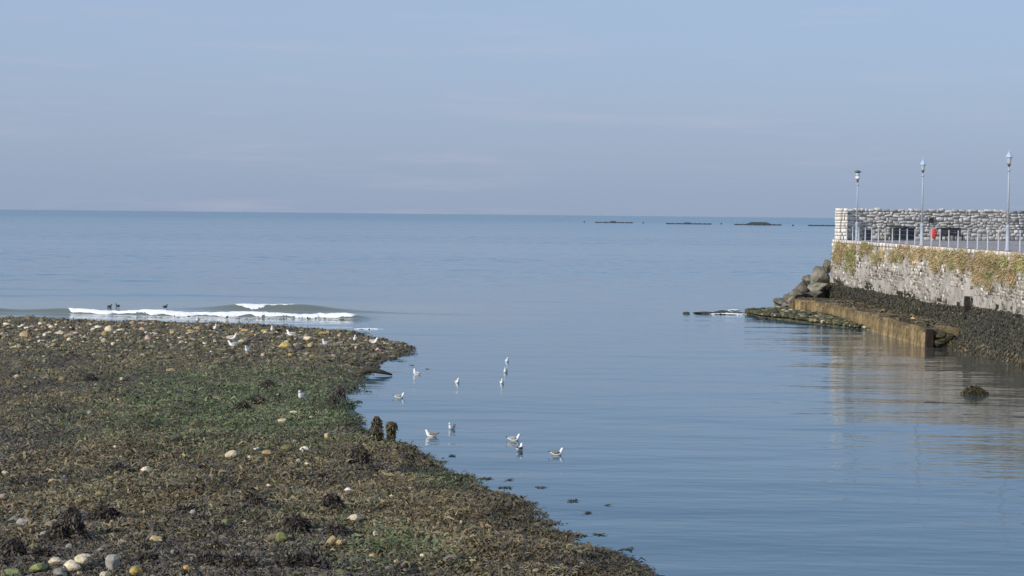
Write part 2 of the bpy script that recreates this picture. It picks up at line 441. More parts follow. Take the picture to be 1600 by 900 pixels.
# ------------------------------------------------------------------ seaweed fronds (nobody could count them)
RNG = np.random.default_rng(5)
def fronds(P, head, L, W, lift, roll, col, rng, tipdrop=0.0):
    """curved two-segment blades; P (n,3) root, head (n,3) unit heading, lift arch height"""
    nn = len(P)
    up = np.zeros((nn, 3)); up[:, 2] = 1
    side = np.cross(head, up); side /= np.linalg.norm(side, axis=1, keepdims=True) + 1e-9
    sd = side * np.cos(roll)[:, None] + up * np.sin(roll)[:, None]
    V = np.zeros((nn, 6, 3))
    for k, (s, hgt, wd) in enumerate(((0.0, 0.0, 0.35), (0.5, 1.0, 0.5), (1.0, 0.35 - tipdrop, 0.18))):
        c = P + head * (L * s)[:, None] + up * (lift * hgt)[:, None]
        V[:, 2 * k] = c - sd * (W * wd)[:, None]; V[:, 2 * k + 1] = c + sd * (W * wd)[:, None]
    b0 = np.arange(nn)[:, None] * 6
    F = np.concatenate([b0 + np.array([0, 1, 3, 2]), b0 + np.array([2, 3, 5, 4])], 0)
    return V.reshape(-1, 3), F, np.repeat(col, 6, 0)

NB = 420000
u = RNG.uniform(-0.33, 0.14, int(NB * 1.9)); d = 1 / RNG.uniform(1 / 140.0, 1 / 36.0, int(NB * 1.9))
X = u * d; Y = d
zz = ground(X, Y); ok = (zz > -0.03) & (sdist(X, Y) > -0.6)
X, Y, zz = X[ok][:NB], Y[ok][:NB], zz[ok][:NB]
nn = len(X)
def gauss_px(px, py, rx, ry):
    """soft patch on the beach round the spot (px, py), radii in metres"""
    c = on_ground(px, py)
    return np.exp(-(((X - c[0]) / rx) ** 2 + ((Y - c[1]) / ry) ** 2))
green = gauss_px(450, 610, 4.5, 11) + 0.8 * gauss_px(360, 650, 4.5, 8) + 0.9 * gauss_px(510, 640, 2.0, 7) + 0.9 * gauss_px(695, 748, 0.9, 1.8) + 0.5 * gauss_px(300, 600, 4, 10) + 0.45 * gauss_px(590, 850, 1.5, 3) + 0.4 * gauss_px(250, 540, 6, 6)
green = green * (0.45 + 1.1 * vnoise(X / 1.2, Y / 1.8, 77))
HEAPS = [
    (112, 842, 40, 62, 'tallest black weed heap, in the foreground beside grey cobble'),
    (90, 842, 30, 34, 'black weed heap leaning on the tallest one'),
    (163, 812, 48, 30, 'wide black weed heap beside the tallest one'),
    (22, 870, 42, 38, 'round black weed heap below the egg shaped boulder'),
    (68, 868, 40, 14, 'low black weed strip above the mossy green boulder'),
    (518, 796, 38, 34, 'black weed heap beside the brightest white stone'),
    (463, 832, 46, 36, 'black weed heap above the wedged green boulder'),
    (525, 838, 44, 26, 'low black weed heap behind the sandy stones'),
    (462, 884, 96, 30, 'broad black weed heap at the bottom of the photo'),
    (380, 885, 60, 22, 'flat black weed heap next to the broad one'),
    (562, 722, 34, 40, 'ragged weed heap just below the weed posts'),
    (585, 735, 40, 12, 'thin dark weed strip trailing from the ragged heap'),
    (380, 640, 24, 18, 'black weed heap in green algae, nearer of two'),
    (418, 606, 26, 18, 'black weed heap in brown weed above the green algae'),
    (400, 628, 26, 14, 'low dark weed heap between two black ones in algae'),
    (532, 622, 16, 26, 'upright weed heap at the inner waterline'),
    (520, 632, 16, 20, 'small weed heap beside the upright waterline one'),
    (186, 728, 36, 18, 'dark low weed heap towards the middle of the beach'),
    (345, 830, 30, 16, 'dark weed behind the green coated boulder'),
    (140, 594, 20, 9, 'small dark weed lump far out in mid bank'),
    (165, 612, 22, 9, 'dark weed lump closer than the small mid bank one'),
    (395, 790, 34, 22, 'dark blue black weed lump in the middle foreground'),
    (290, 800, 40, 14, 'low dark weed swell beside the round grey cobble'),
    (230, 880, 50, 20, 'dark weed swell behind ochre and pink stones'),
    (330, 876, 46, 18, 'dark weed swell at the foreground centre'),
]
dark = fbm(X / 2.4, Y / 3.5, 91, 3) * 1.5 + fbm(X / 8.0, Y / 12.0, 97, 2) * 1.2 + 0.5
for a in HEAPS:
    k_ = on_ground(a[0], a[1]); w_ = a[2] / 3000.0 * k_[1]
    dark = dark + 0.45 * np.exp(-(((X - k_[0]) / (w_ * 1.1)) ** 2 + ((Y - k_[1]) / (w_ * 1.8)) ** 2))
dark = dark + 0.30 * np.clip((52 - Y) / 10.0, 0, 1)
och = fbm(X / 1.6, Y / 2.4, 55, 3) * 2 + 0.5
rr = RNG.random(nn)
sp = np.where(rr < np.clip(green, 0, 0.82), 3, np.where(RNG.random(nn) < np.clip(dark * 1.5 - 0.42, 0.02, 0.9), 0, np.where(RNG.random(nn) < np.clip(och * 0.7, 0, 0.6), 1, 2)))
pal = np.array([[0.104, 0.088, 0.066], [0.192, 0.140, 0.074], [0.180, 0.156, 0.082], [0.124, 0.158, 0.064]])
species = (('bladder_wrack', 'blackish bladder wrack lying in heaps over the spit'), ('saw_wrack', 'rusty brown wrack strewn over the spit'),
           ('olive_wrack', 'olive wrack matted over the shingle of the spit'), ('green_algae', 'bright green algae carpeting the middle of the spit'))
ph = RNG.uniform(0, 2 * math.pi, nn)
slp = RNG.uniform(-0.15, 0.35, nn)
head = np.stack([np.cos(ph) * np.cos(slp), np.sin(ph) * np.cos(slp), np.sin(slp)], 1)
scl = np.clip(0.75 + Y / 130.0, 1, 1.8)
L = RNG.gamma(4, 0.022, nn) * scl + 0.02
W = L * RNG.uniform(0.09, 0.26, nn)
lift = L * RNG.uniform(0.05, 0.5, nn)
roll = RNG.normal(0, 0.55, nn)
P = np.stack([X, Y, zz - 0.005], 1)
col = pal[sp] * np.clip(RNG.lognormal(0, 0.24, nn), 0.5, 1.7)[:, None] * (0.8 + 0.5 * vnoise(X / 1.3, Y / 2.0, 123))[:, None] * (1 + 0.05 * RNG.standard_normal((nn, 3)))
col = col * np.where(zz < 0.10, 0.55, 1.0)[:, None]      # still wet from the tide
for k, (nm, lb) in enumerate(species):
    s_ = sp == k
    V, F, C = fronds(P[s_], head[s_], L[s_], W[s_], lift[s_], roll[s_], col[s_], RNG)
    o = link(nm, mesh_np(nm, V, F, True, np.clip(C, 0.004, 1), MAT['frond']))
    tag(o, lb, 'seaweed', kind='stuff')

# ------------------------------------------------------------------ stones
_c = [(x, y, z) for x in (-1, 0, 1) for y in (-1, 0, 1) for z in (-1, 0, 1) if (x, y, z) != (0, 0, 0)]
_ci = {p: i for i, p in enumerate(_c)}
_cf = []
for ax in range(3):
    for s in (-1, 1):
        for a in (-1, 0):
            for b_ in (-1, 0):
                q = []
                for da, db in ((0, 0), (1, 0), (1, 1), (0, 1)):
                    p = [0, 0, 0]; p[ax] = s; p[(ax + 1) % 3] = a + da; p[(ax + 2) % 3] = b_ + db
                    q.append(_ci[tuple(p)])
                _cf.append(q if s > 0 else q[::-1])
CUBE_V = np.array(_c, float); CUBE_F = np.array(_cf)
def block_verts(rng, roundness, jit, n=1):
    """n little 26-vertex stones, half size 1"""
    nrm = CUBE_V / np.linalg.norm(CUBE_V, axis=1, keepdims=True)
    b_ = CUBE_V * (1 - roundness) + nrm * 1.15 * roundness
    return b_[None] + rng.normal(0, jit, (n, 26, 3))
def scatter_stones(name, P, S, rz, col, rng, mat, roundness=0.75, jit=0.10, parent=None, smooth=True):
    n_ = len(P)
    V = block_verts(rng, roundness, jit, n_) * S[:, None, :]
    ca, sa = np.cos(rz)[:, None], np.sin(rz)[:, None]
    V = np.stack([V[..., 0] * ca - V[..., 1] * sa, V[..., 0] * sa + V[..., 1] * ca, V[..., 2]], -1) + P[:, None, :]
    F = (CUBE_F[None] + np.arange(n_)[:, None, None] * 26).reshape(-1, 4)
    return link(name, mesh_np(name, V.reshape(-1, 3), F, smooth, np.clip(np.repeat(col, 26, 0), 0.005, 0.9), mat), parent)

import bmesh
def boulder_mesh(name, seed, sub=3, rough=0.35, cuts=7, mat=None, smooth=False, hard=False):
    rng = np.random.default_rng(seed)
    bm = bmesh.new(); bmesh.ops.create_icosphere(bm, subdivisions=sub, radius=1.0)
    V = np.array([v.co[:] for v in bm.verts])
    for _ in range(cuts):
        nrm = rng.normal(size=3); nrm /= np.linalg.norm(nrm); o_ = rng.uniform(0.42, 0.8) if hard else rng.uniform(0.55, 0.85)
        dd = V @ nrm - o_
        V = V - np.where(dd > 0, dd * (1.0 if hard else 0.9), 0)[:, None] * nrm
    V = V * (1 + rough * fbm3(V * 1.6 + seed, seed, 3))[:, None]
    for v, c in zip(bm.verts, V): v.co = c
    me = bpy.data.meshes.new(name); bm.to_mesh(me); bm.free()
    me.polygons.foreach_set('use_smooth', [smooth] * len(me.polygons))
    if mat: me.materials.append(mat)
    return me

STONE_COL = {'cream': (0.58, 0.49, 0.34), 'white': (0.68, 0.63, 0.54), 'pink': (0.42, 0.30, 0.23), 'tan': (0.40, 0.30, 0.16), 'yellow': (0.40, 0.30, 0.10),
             'orange': (0.42, 0.26, 0.10), 'grey': (0.24, 0.23, 0.20), 'green': (0.17, 0.19, 0.075), 'olive': (0.15, 0.14, 0.055)}
SM = {}
for k, c in STONE_COL.items():
    mt = mat_noise('stone_' + k, tuple(x * 0.8 for x in c), tuple(min(0.85, x * 1.3) for x in c), 2.2, 0.85, 0.4, 9, 0.25, objrand=0.22)
    SM[k] = [boulder_mesh('stone', 100 + i * 7 + len(k), 2, 0.30, 13, mt, False) for i in range(4)]
R2 = random.Random(11)
def stone(px, py, w, hh, colr, label, group=None, flat=None):
    p = on_ground(px, py + hh * 0.35)
    k = 3000.0 / p[1]
    wx = w / k * 0.66; wz = max(hh / k * 0.72, 0.06)
    wy = wx * R2.uniform(0.75, 1.1)
    o = link('beach_stone', R2.choice(SM[colr]), None, (p[0], p[1], p[2] + wz * 0.5 + 0.02), R2.uniform(0, 6.28))
    o.scale = (wx, wy, wz)
    return tag(o, label, 'stone', group)
BIG = [
 (38, 526, 12, 10, 'tan', 'squarish tan block on the far weed bank near the green wave'),
 (10, 508, 11, 5, 'cream', 'flat white slab at the far waterline, nearest the photo edge'),
 (36, 508, 8, 5, 'white', 'white stone near the far waterline, capped by a smaller one'),
 (50, 512, 10, 5, 'pink', 'pinkish cream stone just behind the tan block'),
 (80, 512, 9, 6, 'cream', 'cream stone standing alone between tan block and long slabs'),
 (41, 517, 8, 4, 'white', 'bright white stone directly above the tan block'),
 (76, 521, 13, 7, 'cream', 'humped cream stone at the near end of a slab row'),
 (94, 522, 20, 7, 'cream', 'long cream slab with a dark hollow in its middle'),
 (118, 522, 13, 6, 'cream', 'cream stone following the long hollowed slab'),
 (139, 521, 8, 6, 'grey', 'pale grey stone beyond the slab row on the far bank'),
 (24, 543, 15, 5, 'cream', 'long pale slab lying in green weed below the tan block'),
 (62, 534, 6, 4, 'white', 'little white stone alone in dark weed below the slab row'),
 (154, 512, 12, 5, 'cream', 'flat cream stone beside the piled boulder heap'),
 (164, 521, 9, 9, 'tan', 'lower boulder of the piled heap on the far bank'),
 (170, 515, 13, 9, 'cream', 'upper cream boulder of the piled heap on the far bank'),
 (171, 509, 12, 4, 'cream', 'flat slab lying behind the piled boulder heap'),
 (207, 504, 12, 8, 'tan', 'pointed tan boulder silhouetted against the surf'),
 (222, 504, 12, 5, 'pink', 'pink flat boulder next to the pointed one at the surf'),
 (190, 516, 16, 6, 'cream', 'tilted bright cream slab between boulder heap and pink stone'),
 (223, 515, 11, 6, 'pink', 'pinkish cream stone below the surf boulders'),
 (162, 540, 9, 6, 'cream', 'nearer cream cobble of a pair below the boulder heap'),
 (176, 541, 8, 6, 'cream', 'farther cream cobble of a pair below the boulder heap'),
 (232, 529, 13, 8, 'pink', 'red and cream streaked boulder in the far bank'),
 (300, 530, 11, 5, 'cream', 'arched cream stone with dark shadow under it'),
 (309, 515, 10, 6, 'tan', 'tan stone with a gull perched on it'),
 (297, 518, 11, 5, 'orange', 'orange tinged flat stone beside the gull perch'),
 (324, 511, 9, 4, 'pink', 'flat pink stone between two standing gulls'),
 (383, 516, 13, 6, 'yellow', 'yellow weeded stone pair behind the middle gulls'),
 (414, 516, 13, 6, 'yellow', 'yellow stone beside the slim standing gull'),
 (356, 527, 16, 5, 'tan', 'long tan slab behind the two resting gulls'),
 (381, 529, 13, 4, 'tan', 'low tan slab in front of the yellow pair'),
 (446, 540, 22, 8, 'yellow', 'broad mustard yellow boulder in the middle of the far bank'),
 (481, 529, 20, 7, 'cream', 'pale rectangular slab on the far bank towards the tip'),
 (485, 540, 11, 7, 'tan', 'rounded tan boulder below the rectangular slab'),
 (505, 522, 12, 6, 'yellow', 'yellow stone near the surf towards the spit tip'),
 (522, 540, 16, 6, 'green', 'yellow green weeded stone next to a perched gull'),
 (496, 508, 9, 6, 'pink', 'dull pink stone at the surf edge towards the tip'),
 (465, 510, 8, 4, 'cream', 'cream stone at the surf edge beyond the slim gull'),
 (545, 521, 11, 5, 'olive', 'olive stone at the surf edge close to the tip'),
 (488, 557, 10, 4, 'orange', 'flat orange stone in brown weed below the tan boulder'),
 (454, 553, 7, 5, 'yellow', 'small yellow cobble below the mustard boulder'),
 (425, 534, 13, 4, 'olive', 'olive slab beside the mustard boulder'),
 (268, 574, 15, 6, 'tan', 'tan stone with an ochre rim in mid bank weed'),
 (441, 662, 15, 7, 'cream', 'cream stone at the edge of the green algae'),
 (460, 644, 12, 5, 'cream', 'pale stone in bright green algae near lone gull'),
 (362, 702, 19, 11, 'cream', 'large cream boulder with dark side below the green algae'),
 (475, 700, 13, 8, 'white', 'pale oval stone among four in mid beach'),
 (447, 702, 15, 10, 'olive', 'mossy olive boulder beside the pale oval stone'),
 (417, 709, 14, 7, 'tan', 'brown stone in front of the mossy olive boulder'),
 (511, 683, 11, 10, 'tan', 'brown upright stone near the weed posts'),
 (466, 722, 8, 7, 'grey', 'greyish stone, nearer of two below the pale oval'),
 (479, 726, 9, 6, 'cream', 'cream stone, farther of two below the pale oval'),
 (401, 701, 9, 4, 'white', 'flat white stone between the two mid beach boulders'),
 (544, 766, 12, 7, 'white', 'brightest white stone beside a black weed heap'),
 (554, 811, 21, 11, 'cream', 'wedge of cream rock beside the black weed heaps'),
 (519, 847, 15, 12, 'tan', 'peaked sandy stone touching another in the foreground'),
 (531, 854, 14, 9, 'tan', 'rounded sandy stone touching the peaked one'),
 (587, 832, 12, 8, 'cream', 'pale cobble in yellow green weed of the foreground'),
 (583, 863, 11, 8, 'orange', 'orange cobble in foreground weed towards the water'),
 (353, 818, 16, 12, 'green', 'green algae coated boulder behind black weed'),
 (440, 842, 17, 16, 'green', 'mossy green boulder wedged in black weed'),
 (533, 897, 18, 10, 'green', 'dull green stone cut by the bottom edge of the photo'),
 (229, 735, 17, 12, 'cream', 'pale wedge shaped boulder casting a black shadow'),
 (37, 822, 20, 14, 'grey', 'smooth grey green egg shaped boulder in the foreground'),
 (70, 837, 13, 9, 'grey', 'grey cobble beside the tall black weed heap'),
 (86, 878, 22, 14, 'cream', 'cream boulder at the back of the foreground stone row'),
 (62, 888, 28, 18, 'green', 'bright green mossy boulder in the foreground stone row'),
 (112, 886, 24, 15, 'cream', 'large sloping cream boulder in the foreground stone row'),
 (128, 882, 20, 18, 'cream', 'greenish cream boulder leaning on the sloping one'),
 (136, 871, 12, 8, 'cream', 'small cream stone topping the foreground boulder pair'),
 (175, 884, 26, 26, 'grey', 'tall grey green boulder in the foreground stone row'),
 (163, 896, 18, 14, 'cream', 'pale stone at the foot of the tall grey boulder'),
 (213, 894, 18, 16, 'yellow', 'ochre stone between the tall boulder and a pink one'),
 (240, 897, 18, 11, 'pink', 'pinkish stone at the bottom edge beside the ochre one'),
 (15, 896, 34, 14, 'green', 'long yellow green slab in the bottom corner'),
 (95, 896, 26, 12, 'grey', 'grey slab in front of the cream foreground boulders'),
 (243, 845, 19, 11, 'tan', 'notched orange cream stone alone in foreground weed'),
 (300, 803, 11, 8, 'grey', 'round pale grey cobble in dark foreground weed'),
 (157, 829, 10, 8, 'green', 'greenish pale cobble below the wide black weed heap'),
 (81, 753, 12, 6, 'tan', 'brownish flat stone, near left part of mid beach'),
 (108, 857, 13, 10, 'grey', 'grey lump behind the foreground stone row'),
 (55, 855, 18, 10, 'olive', 'yellow green weedy lump above the mossy green boulder'),
 (292, 897, 13, 9, 'orange', 'orange stone at the bottom edge past the pink one'),
 (205, 819, 14, 5, 'grey', 'flat bluish grey stone in mid foreground weed'),
 (7, 777, 13, 7, 'pink', 'pinkish pebble pair at the photo edge, mid beach'),
 (173, 749, 9, 6, 'yellow', 'small yellow pointed stone near the pale wedge boulder'),
 (8, 741, 12, 7, 'cream', 'cream lump at the photo edge above the pebble pair'),
]
for a in BIG: stone(*a)
SMALL = [(30, 514), (58, 518), (70, 527), (85, 530), (104, 526), (112, 516), (125, 513), (145, 516), (132, 527), (142, 510), (180, 524), (186, 510), (198, 520), (210, 513), (228, 520), (236, 511), (256, 525), (270, 522), (282, 527), (290, 536), (312, 523), (318, 529), (330, 524), (342, 511), (360, 517), (370, 522), (394, 519), (405, 530), (436, 528), (448, 522), (462, 533), (470, 528), (492, 530), (500, 536), (512, 520), (535, 535), (548, 532), (572, 532), (590, 545), (8, 515), (18, 520), (46, 532), (78, 533), (158, 529), (184, 533), (222, 536), (246, 532), (12, 525), (22, 531), (108, 531), (5, 523), (70, 567), (139, 505), (126, 526), (262, 533), (296, 520), (211, 526), (218, 529), (240, 520), (250, 518), (244, 523), (204, 535), (300, 557), (252, 559),
         (280, 562), (172, 560), (376, 514), (415, 522), (335, 533), (320, 538), (498, 595), (473, 632), (486, 653), (460, 687), (391, 718), (595, 777), (612, 776), (302, 803), (576, 881), (489, 767), (48, 837),
         (15, 784), (110, 756), (123, 896), (63, 508), (88, 508), (100, 513), (66, 512), (20, 515), (55, 527), (30, 537), (14, 535), (84, 540), (96, 548), (115, 545), (130, 535), (148, 530), (195, 528), (260, 511),
         (275, 513), (287, 510), (345, 516), (352, 520), (400, 524), (432, 523), (440, 517), (470, 519), (515, 529), (530, 526), (556, 545), (566, 538), (268, 540), (285, 545), (330, 550), (350, 560), (410, 556),
         (120, 585), (60, 580), (90, 592), (150, 600), (40, 605), (190, 590), (220, 600), (26, 588), (140, 648), (200, 640), (60, 660), (110, 700), (180, 700), (260, 690), (300, 720), (330, 745), (250, 770), (380, 790),
         (420, 760), (640, 800), (680, 840), (660, 870), (700, 890), (620, 880), (720, 820), (640, 760), (225, 790), (330, 850), (270, 870)]
USED = set()
for i, (px, py) in enumerate(SMALL):
    far = py < 570
    w = R2.uniform(4, 7) if far else R2.uniform(5, 9)
    cname = R2.choice(['cream', 'white', 'cream', 'grey', 'tan', 'pink'] if far else ['grey', 'grey', 'cream', 'tan', 'olive'])
    nb = min(BIG, key=lambda b: (b[0] - px) ** 2 + (2.2 * (b[1] - py)) ** 2)
    ddx, ddy = px - nb[0], 2.2 * (py - nb[1])
    near_ = ' close' if abs(ddx) + abs(ddy) < 30 else ''
    where = ('to the right of' if ddx > 0 else 'to the left of') if abs(ddx) > abs(ddy) else ('in front of' if ddy > 0 else 'behind')
    ws = nb[5].split(',')[0].split()
    head_ = f'small {cname} cobble{near_} {where} the'
    while len(head_.split()) + len(ws) > 16:
        cut = [q for q, t_ in enumerate(ws) if q > 1 and t_ in ('on', 'at', 'in', 'near', 'with', 'between', 'beside', 'below', 'behind', 'above', 'of', 'to', 'lying', 'standing', 'just', 'directly', 'towards', 'among', 'next', 'beyond', 'touching', 'topping', 'casting', 'following', 'against', 'past', 'by', 'leaning', 'alone', 'wedged', 'cut')]
        ws = ws[:cut[-1]] if cut else ws[:16 - len(head_.split())]
    lab = head_ + ' ' + ' '.join(ws)
    for alt in ('little', 'tiny', 'modest', 'slight'):
        if lab not in USED: break
        lab = alt + lab[lab.index(' '):]
    USED.add(lab)
    stone(px, py, w, w * R2.uniform(0.5, 0.75), cname, lab, 'small cobbles of the far bank' if far else 'small cobbles of the near beach')

# shingle too small to pick apart
NP = 7000
u = RNG.uniform(-0.33, 0.12, NP * 3); d = 1 / RNG.uniform(1 / 141.0, 1 / 38.0, NP * 3) ; 
d = np.where(RNG.random(NP * 3) < 0.7, RNG.uniform(95, 141, NP * 3), d)
X = u * d; Y = d; zz = ground(X, Y); ok = (zz > -0.02) & (sdist(X, Y) > -0.3)
X, Y, zz = X[ok][:NP], Y[ok][:NP], zz[ok][:NP]; nn = len(X)
sz = RNG.gamma(3, 0.013, nn) + 0.015
sz = sz * np.where(Y > 95, 1.6, 1.0)
S = np.stack([sz, sz * RNG.uniform(0.7, 1.2, nn), sz * RNG.uniform(0.4, 0.7, nn)], 1)
pal2 = np.array([[0.12, 0.105, 0.075], [0.18, 0.16, 0.11], [0.15, 0.13, 0.06], [0.22, 0.19, 0.14], [0.36, 0.32, 0.24], [0.06, 0.055, 0.05]])
pp = np.where(Y[:, None] > 100, [[0.20, 0.2, 0.15, 0.2, 0.1, 0.15]], [[0.2, 0.12, 0.35, 0.05, 0.01, 0.27]])
ci = (RNG.random(nn)[:, None] > np.cumsum(pp, 1)).sum(1).clip(0, 5)
o = scatter_stones('shingle', np.stack([X, Y, zz + S[:, 2] * 0.3], 1), S, RNG.uniform(0, 6.28, nn), pal2[ci] * (RNG.lognormal(0, 0.25, nn) * np.where(zz < 0.10, 0.55, 1.0))[:, None], RNG, MAT['cobble'])
tag(o, 'grey and olive shingle littering the weedy spit', 'shingle', kind='stuff')

# ------------------------------------------------------------------ weed heaps, posts, driftwood
def weed_skin(n, rx, ry, rz_, rng, pal_, size=0.06, zmin=-0.1, lobes=5):
    """limp fronds draped over a lumpy heap of several lobes round the origin"""
    Vs, Fs, Cs, k0 = [], [], [], 0
    for q in range(lobes):
        a0 = rng.uniform(0, 6.28); f = 0.0 if q == 0 else rng.uniform(0.25, 0.72)
        cx, cy = math.cos(a0) * rx * f, math.sin(a0) * ry * f
        sc_ = 0.78 if q == 0 else rng.uniform(0.32, 0.62)
        hz = rz_ * (1.0 if q == 0 else rng.uniform(0.3, 0.85) * (1 - 0.5 * f))
        m_ = max(60, int(n * (0.4 if q == 0 else 0.6 / (lobes - 1))))
        a = rng.uniform(0, 2 * math.pi, m_); t = rng.uniform(zmin, 1, m_)
        c = np.sqrt(np.clip(1 - t * t, 0, 1))
        lump = 1 + 0.7 * fbm(a * 1.4, t * 3, int(rng.integers(1000)), 3)
        P = np.stack([cx + np.cos(a) * c * rx * sc_ * lump, cy + np.sin(a) * c * ry * sc_ * lump, t * hz * (0.75 + 0.25 * lump)], 1)
        N = np.stack([np.cos(a) * c / rx, np.sin(a) * c / ry, t / hz], 1); N /= np.linalg.norm(N, axis=1, keepdims=True)
        down = np.zeros((m_, 3)); down[:, 2] = -1
        T = down * 0.9 - N * (down * N).sum(1, keepdims=True) * 0.9 + rng.normal(0, 0.40, (m_, 3)) + N * 0.06
        T /= np.linalg.norm(T, axis=1, keepdims=True)
        L = rng.gamma(4, size / 4, m_) + 0.015
        col = pal_[rng.integers(0, len(pal_), m_)] * rng.lognormal(0, 0.35, m_)[:, None]
        V, F, C = fronds(P + N * 0.008, T, L, L * rng.uniform(0.25, 0.5, m_), L * rng.uniform(0.0, 0.25, m_), rng.normal(0, 0.6, m_), col, rng)
        Vs.append(V); Fs.append(F + k0); Cs.append(C); k0 += len(V)
    return np.concatenate(Vs), np.concatenate(Fs), np.concatenate(Cs)
DARKPAL = np.array([[0.058, 0.050, 0.044], [0.072, 0.061, 0.052], [0.046, 0.040, 0.034], [0.105, 0.085, 0.055]])
MIXPAL = np.array([[0.05, 0.043, 0.034], [0.12, 0.085, 0.042], [0.11, 0.10, 0.048], [0.07, 0.068, 0.036]])
_core = boulder_mesh('rock_core', 900, 3, 0.3, 5, MAT['weedrock'], True)
def heap(px, py, w, hh, label, pal_=DARKPAL, name='weed_heap', n=900, seed=1, depth=0.9, size=0.055, group='black weed heaps on the spit'):
    rng = np.random.default_rng(seed)
    p = on_ground(px, py)
    k = 3000.0 / p[1]
    rx, rz_ = w / k * 0.56, hh / k * 0.78
    ry = rx * depth
    e = empty(name, (p[0], p[1], p[2] - 0.04))
    c = link('rock_core', _core, e); c.scale = (rx * 0.72, ry * 0.72, rz_ * 0.86); c.rotation_euler = (0, 0, seed)
    V, F, C = weed_skin(n, rx, ry, rz_, rng, pal_, size)
    link('hanging_fronds', mesh_np('hanging_fronds', V, F, True, np.clip(C, 0.004, 1), MAT['frond']), e)
    return tag(e, label, 'seaweed heap', group)
for i, a in enumerate(HEAPS):
    heap(*a, seed=i + 20, n=int(900 + a[2] * a[3] * 1.9))
def post(px, py, w, hh, label, seed):
    rng = np.random.default_rng(seed)
    p = on_ground(px, py); k = 3000.0 / p[1]
    r, H = w / k / 2, hh / k
    e = empty('weed_post', (p[0], p[1], p[2] - 0.08))
    MB().tube([(0, 0, 0), (0.02, 0, H * 0.4), (-0.02, 0.01, H * 0.75), (0.03, 0, H)], [r * 0.62, r * 0.5, r * 0.48, r * 0.4], 9).build('timber_stump', MAT['wood'], e, True)
    n = 1800
    t = rng.random(n); a = rng.uniform(0, 6.28, n)
    prof = np.interp(t, [0, 0.25, 0.55, 0.8, 0.95, 1.0], [1.15, 0.62, 0.60, 0.95, 0.75, 0.15] if seed % 2 else [1.2, 0.95, 0.85, 0.72, 0.34, 0.05])
    prof = prof * (1 + 0.9 * fbm(a * 1.3, t * 6, seed, 3))
    P = np.stack([np.cos(a) * r * prof, np.sin(a) * r * prof, t * H * 1.02], 1)
    T = np.stack([np.cos(a) * 0.55, np.sin(a) * 0.55, np.full(n, -0.9)], 1) + rng.normal(0, 0.45, (n, 3)); T /= np.linalg.norm(T, axis=1, keepdims=True)
    L = rng.gamma(4, 0.013, n) + 0.015
    C = MIXPAL[rng.integers(0, 4, n)] * rng.lognormal(0, 0.4, n)[:, None]
    V, F, C = fronds(P, T, L, L * 0.5, L * 0.1, rng.normal(0, 0.8, n), C, rng)
    link('hanging_fronds', mesh_np('hanging_fronds', V, F, True, np.clip(C, 0.004, 1), MAT['frond']), e)
    return tag(e, label, 'post', 'weed hung posts at the waterline')
post(588, 694, 19, 47, 'taller weed hung timber post at the inner waterline', 4)
post(611, 692, 15, 37, 'shorter weed hung post with knobbly top, standing in the shallows', 7)
a, b_, c_, e_ = at_depth(560, 583, at(575, 587)[1]), at_depth(578, 577, at(575, 587)[1]), at_depth(592, 580, at(575, 587)[1]), at_depth(613, 585.5, at(575, 587)[1])
o = MB().tube([a + [0, 0, -0.1], a, b_, c_, e_], [0.16, 0.17, 0.16, 0.12, 0.04], 9).build('driftwood', MAT['wood'], None, True)
tag(o, 'dark arched driftwood branch reaching from the spit into the water', 'driftwood')

# floating weed and shallows
def float_weed(px, py, w, label, group, seed, n=None, tall=0.03):
    rng = np.random.default_rng(seed)
    p = at(px, py); k = 3000.0 / p[1]; rx = w / k / 2; ry = rx * rng.uniform(0.9, 1.6)
    w *= 0.7; rx *= 0.75; ry *= 0.5; n = n or int(10 + w * 2.6)
    a = rng.uniform(0, 6.28, n); q = np.sqrt(rng.random(n))
    lob = 0.35 + 1.1 * vnoise(a * 1.1, a * 0, seed)
    P = np.stack([np.cos(a) * q * rx * lob, np.sin(a) * q * ry * lob, rng.uniform(-0.005, tall, n) * (1 - q)], 1)
    ph = rng.uniform(0, 6.28, n); T = np.stack([np.cos(ph), np.sin(ph), rng.uniform(-0.05, 0.2, n)], 1)
    L = rng.gamma(4, 0.017, n) + 0.02
    C = 1.25 * MIXPAL[rng.integers(0, 4, n)] * rng.lognormal(0, 0.35, n)[:, None]
    V, F, C = fronds(P, T, L, L * 0.4, L * 0.12, rng.normal(0, 0.25, n), C, rng)
    o = link('floating_seaweed', mesh_np('floating_seaweed', V, F, True, np.clip(C, 0.004, 1), MAT['frond']), None, (p[0], p[1], 0.003))
    return tag(o, label, 'seaweed', group)
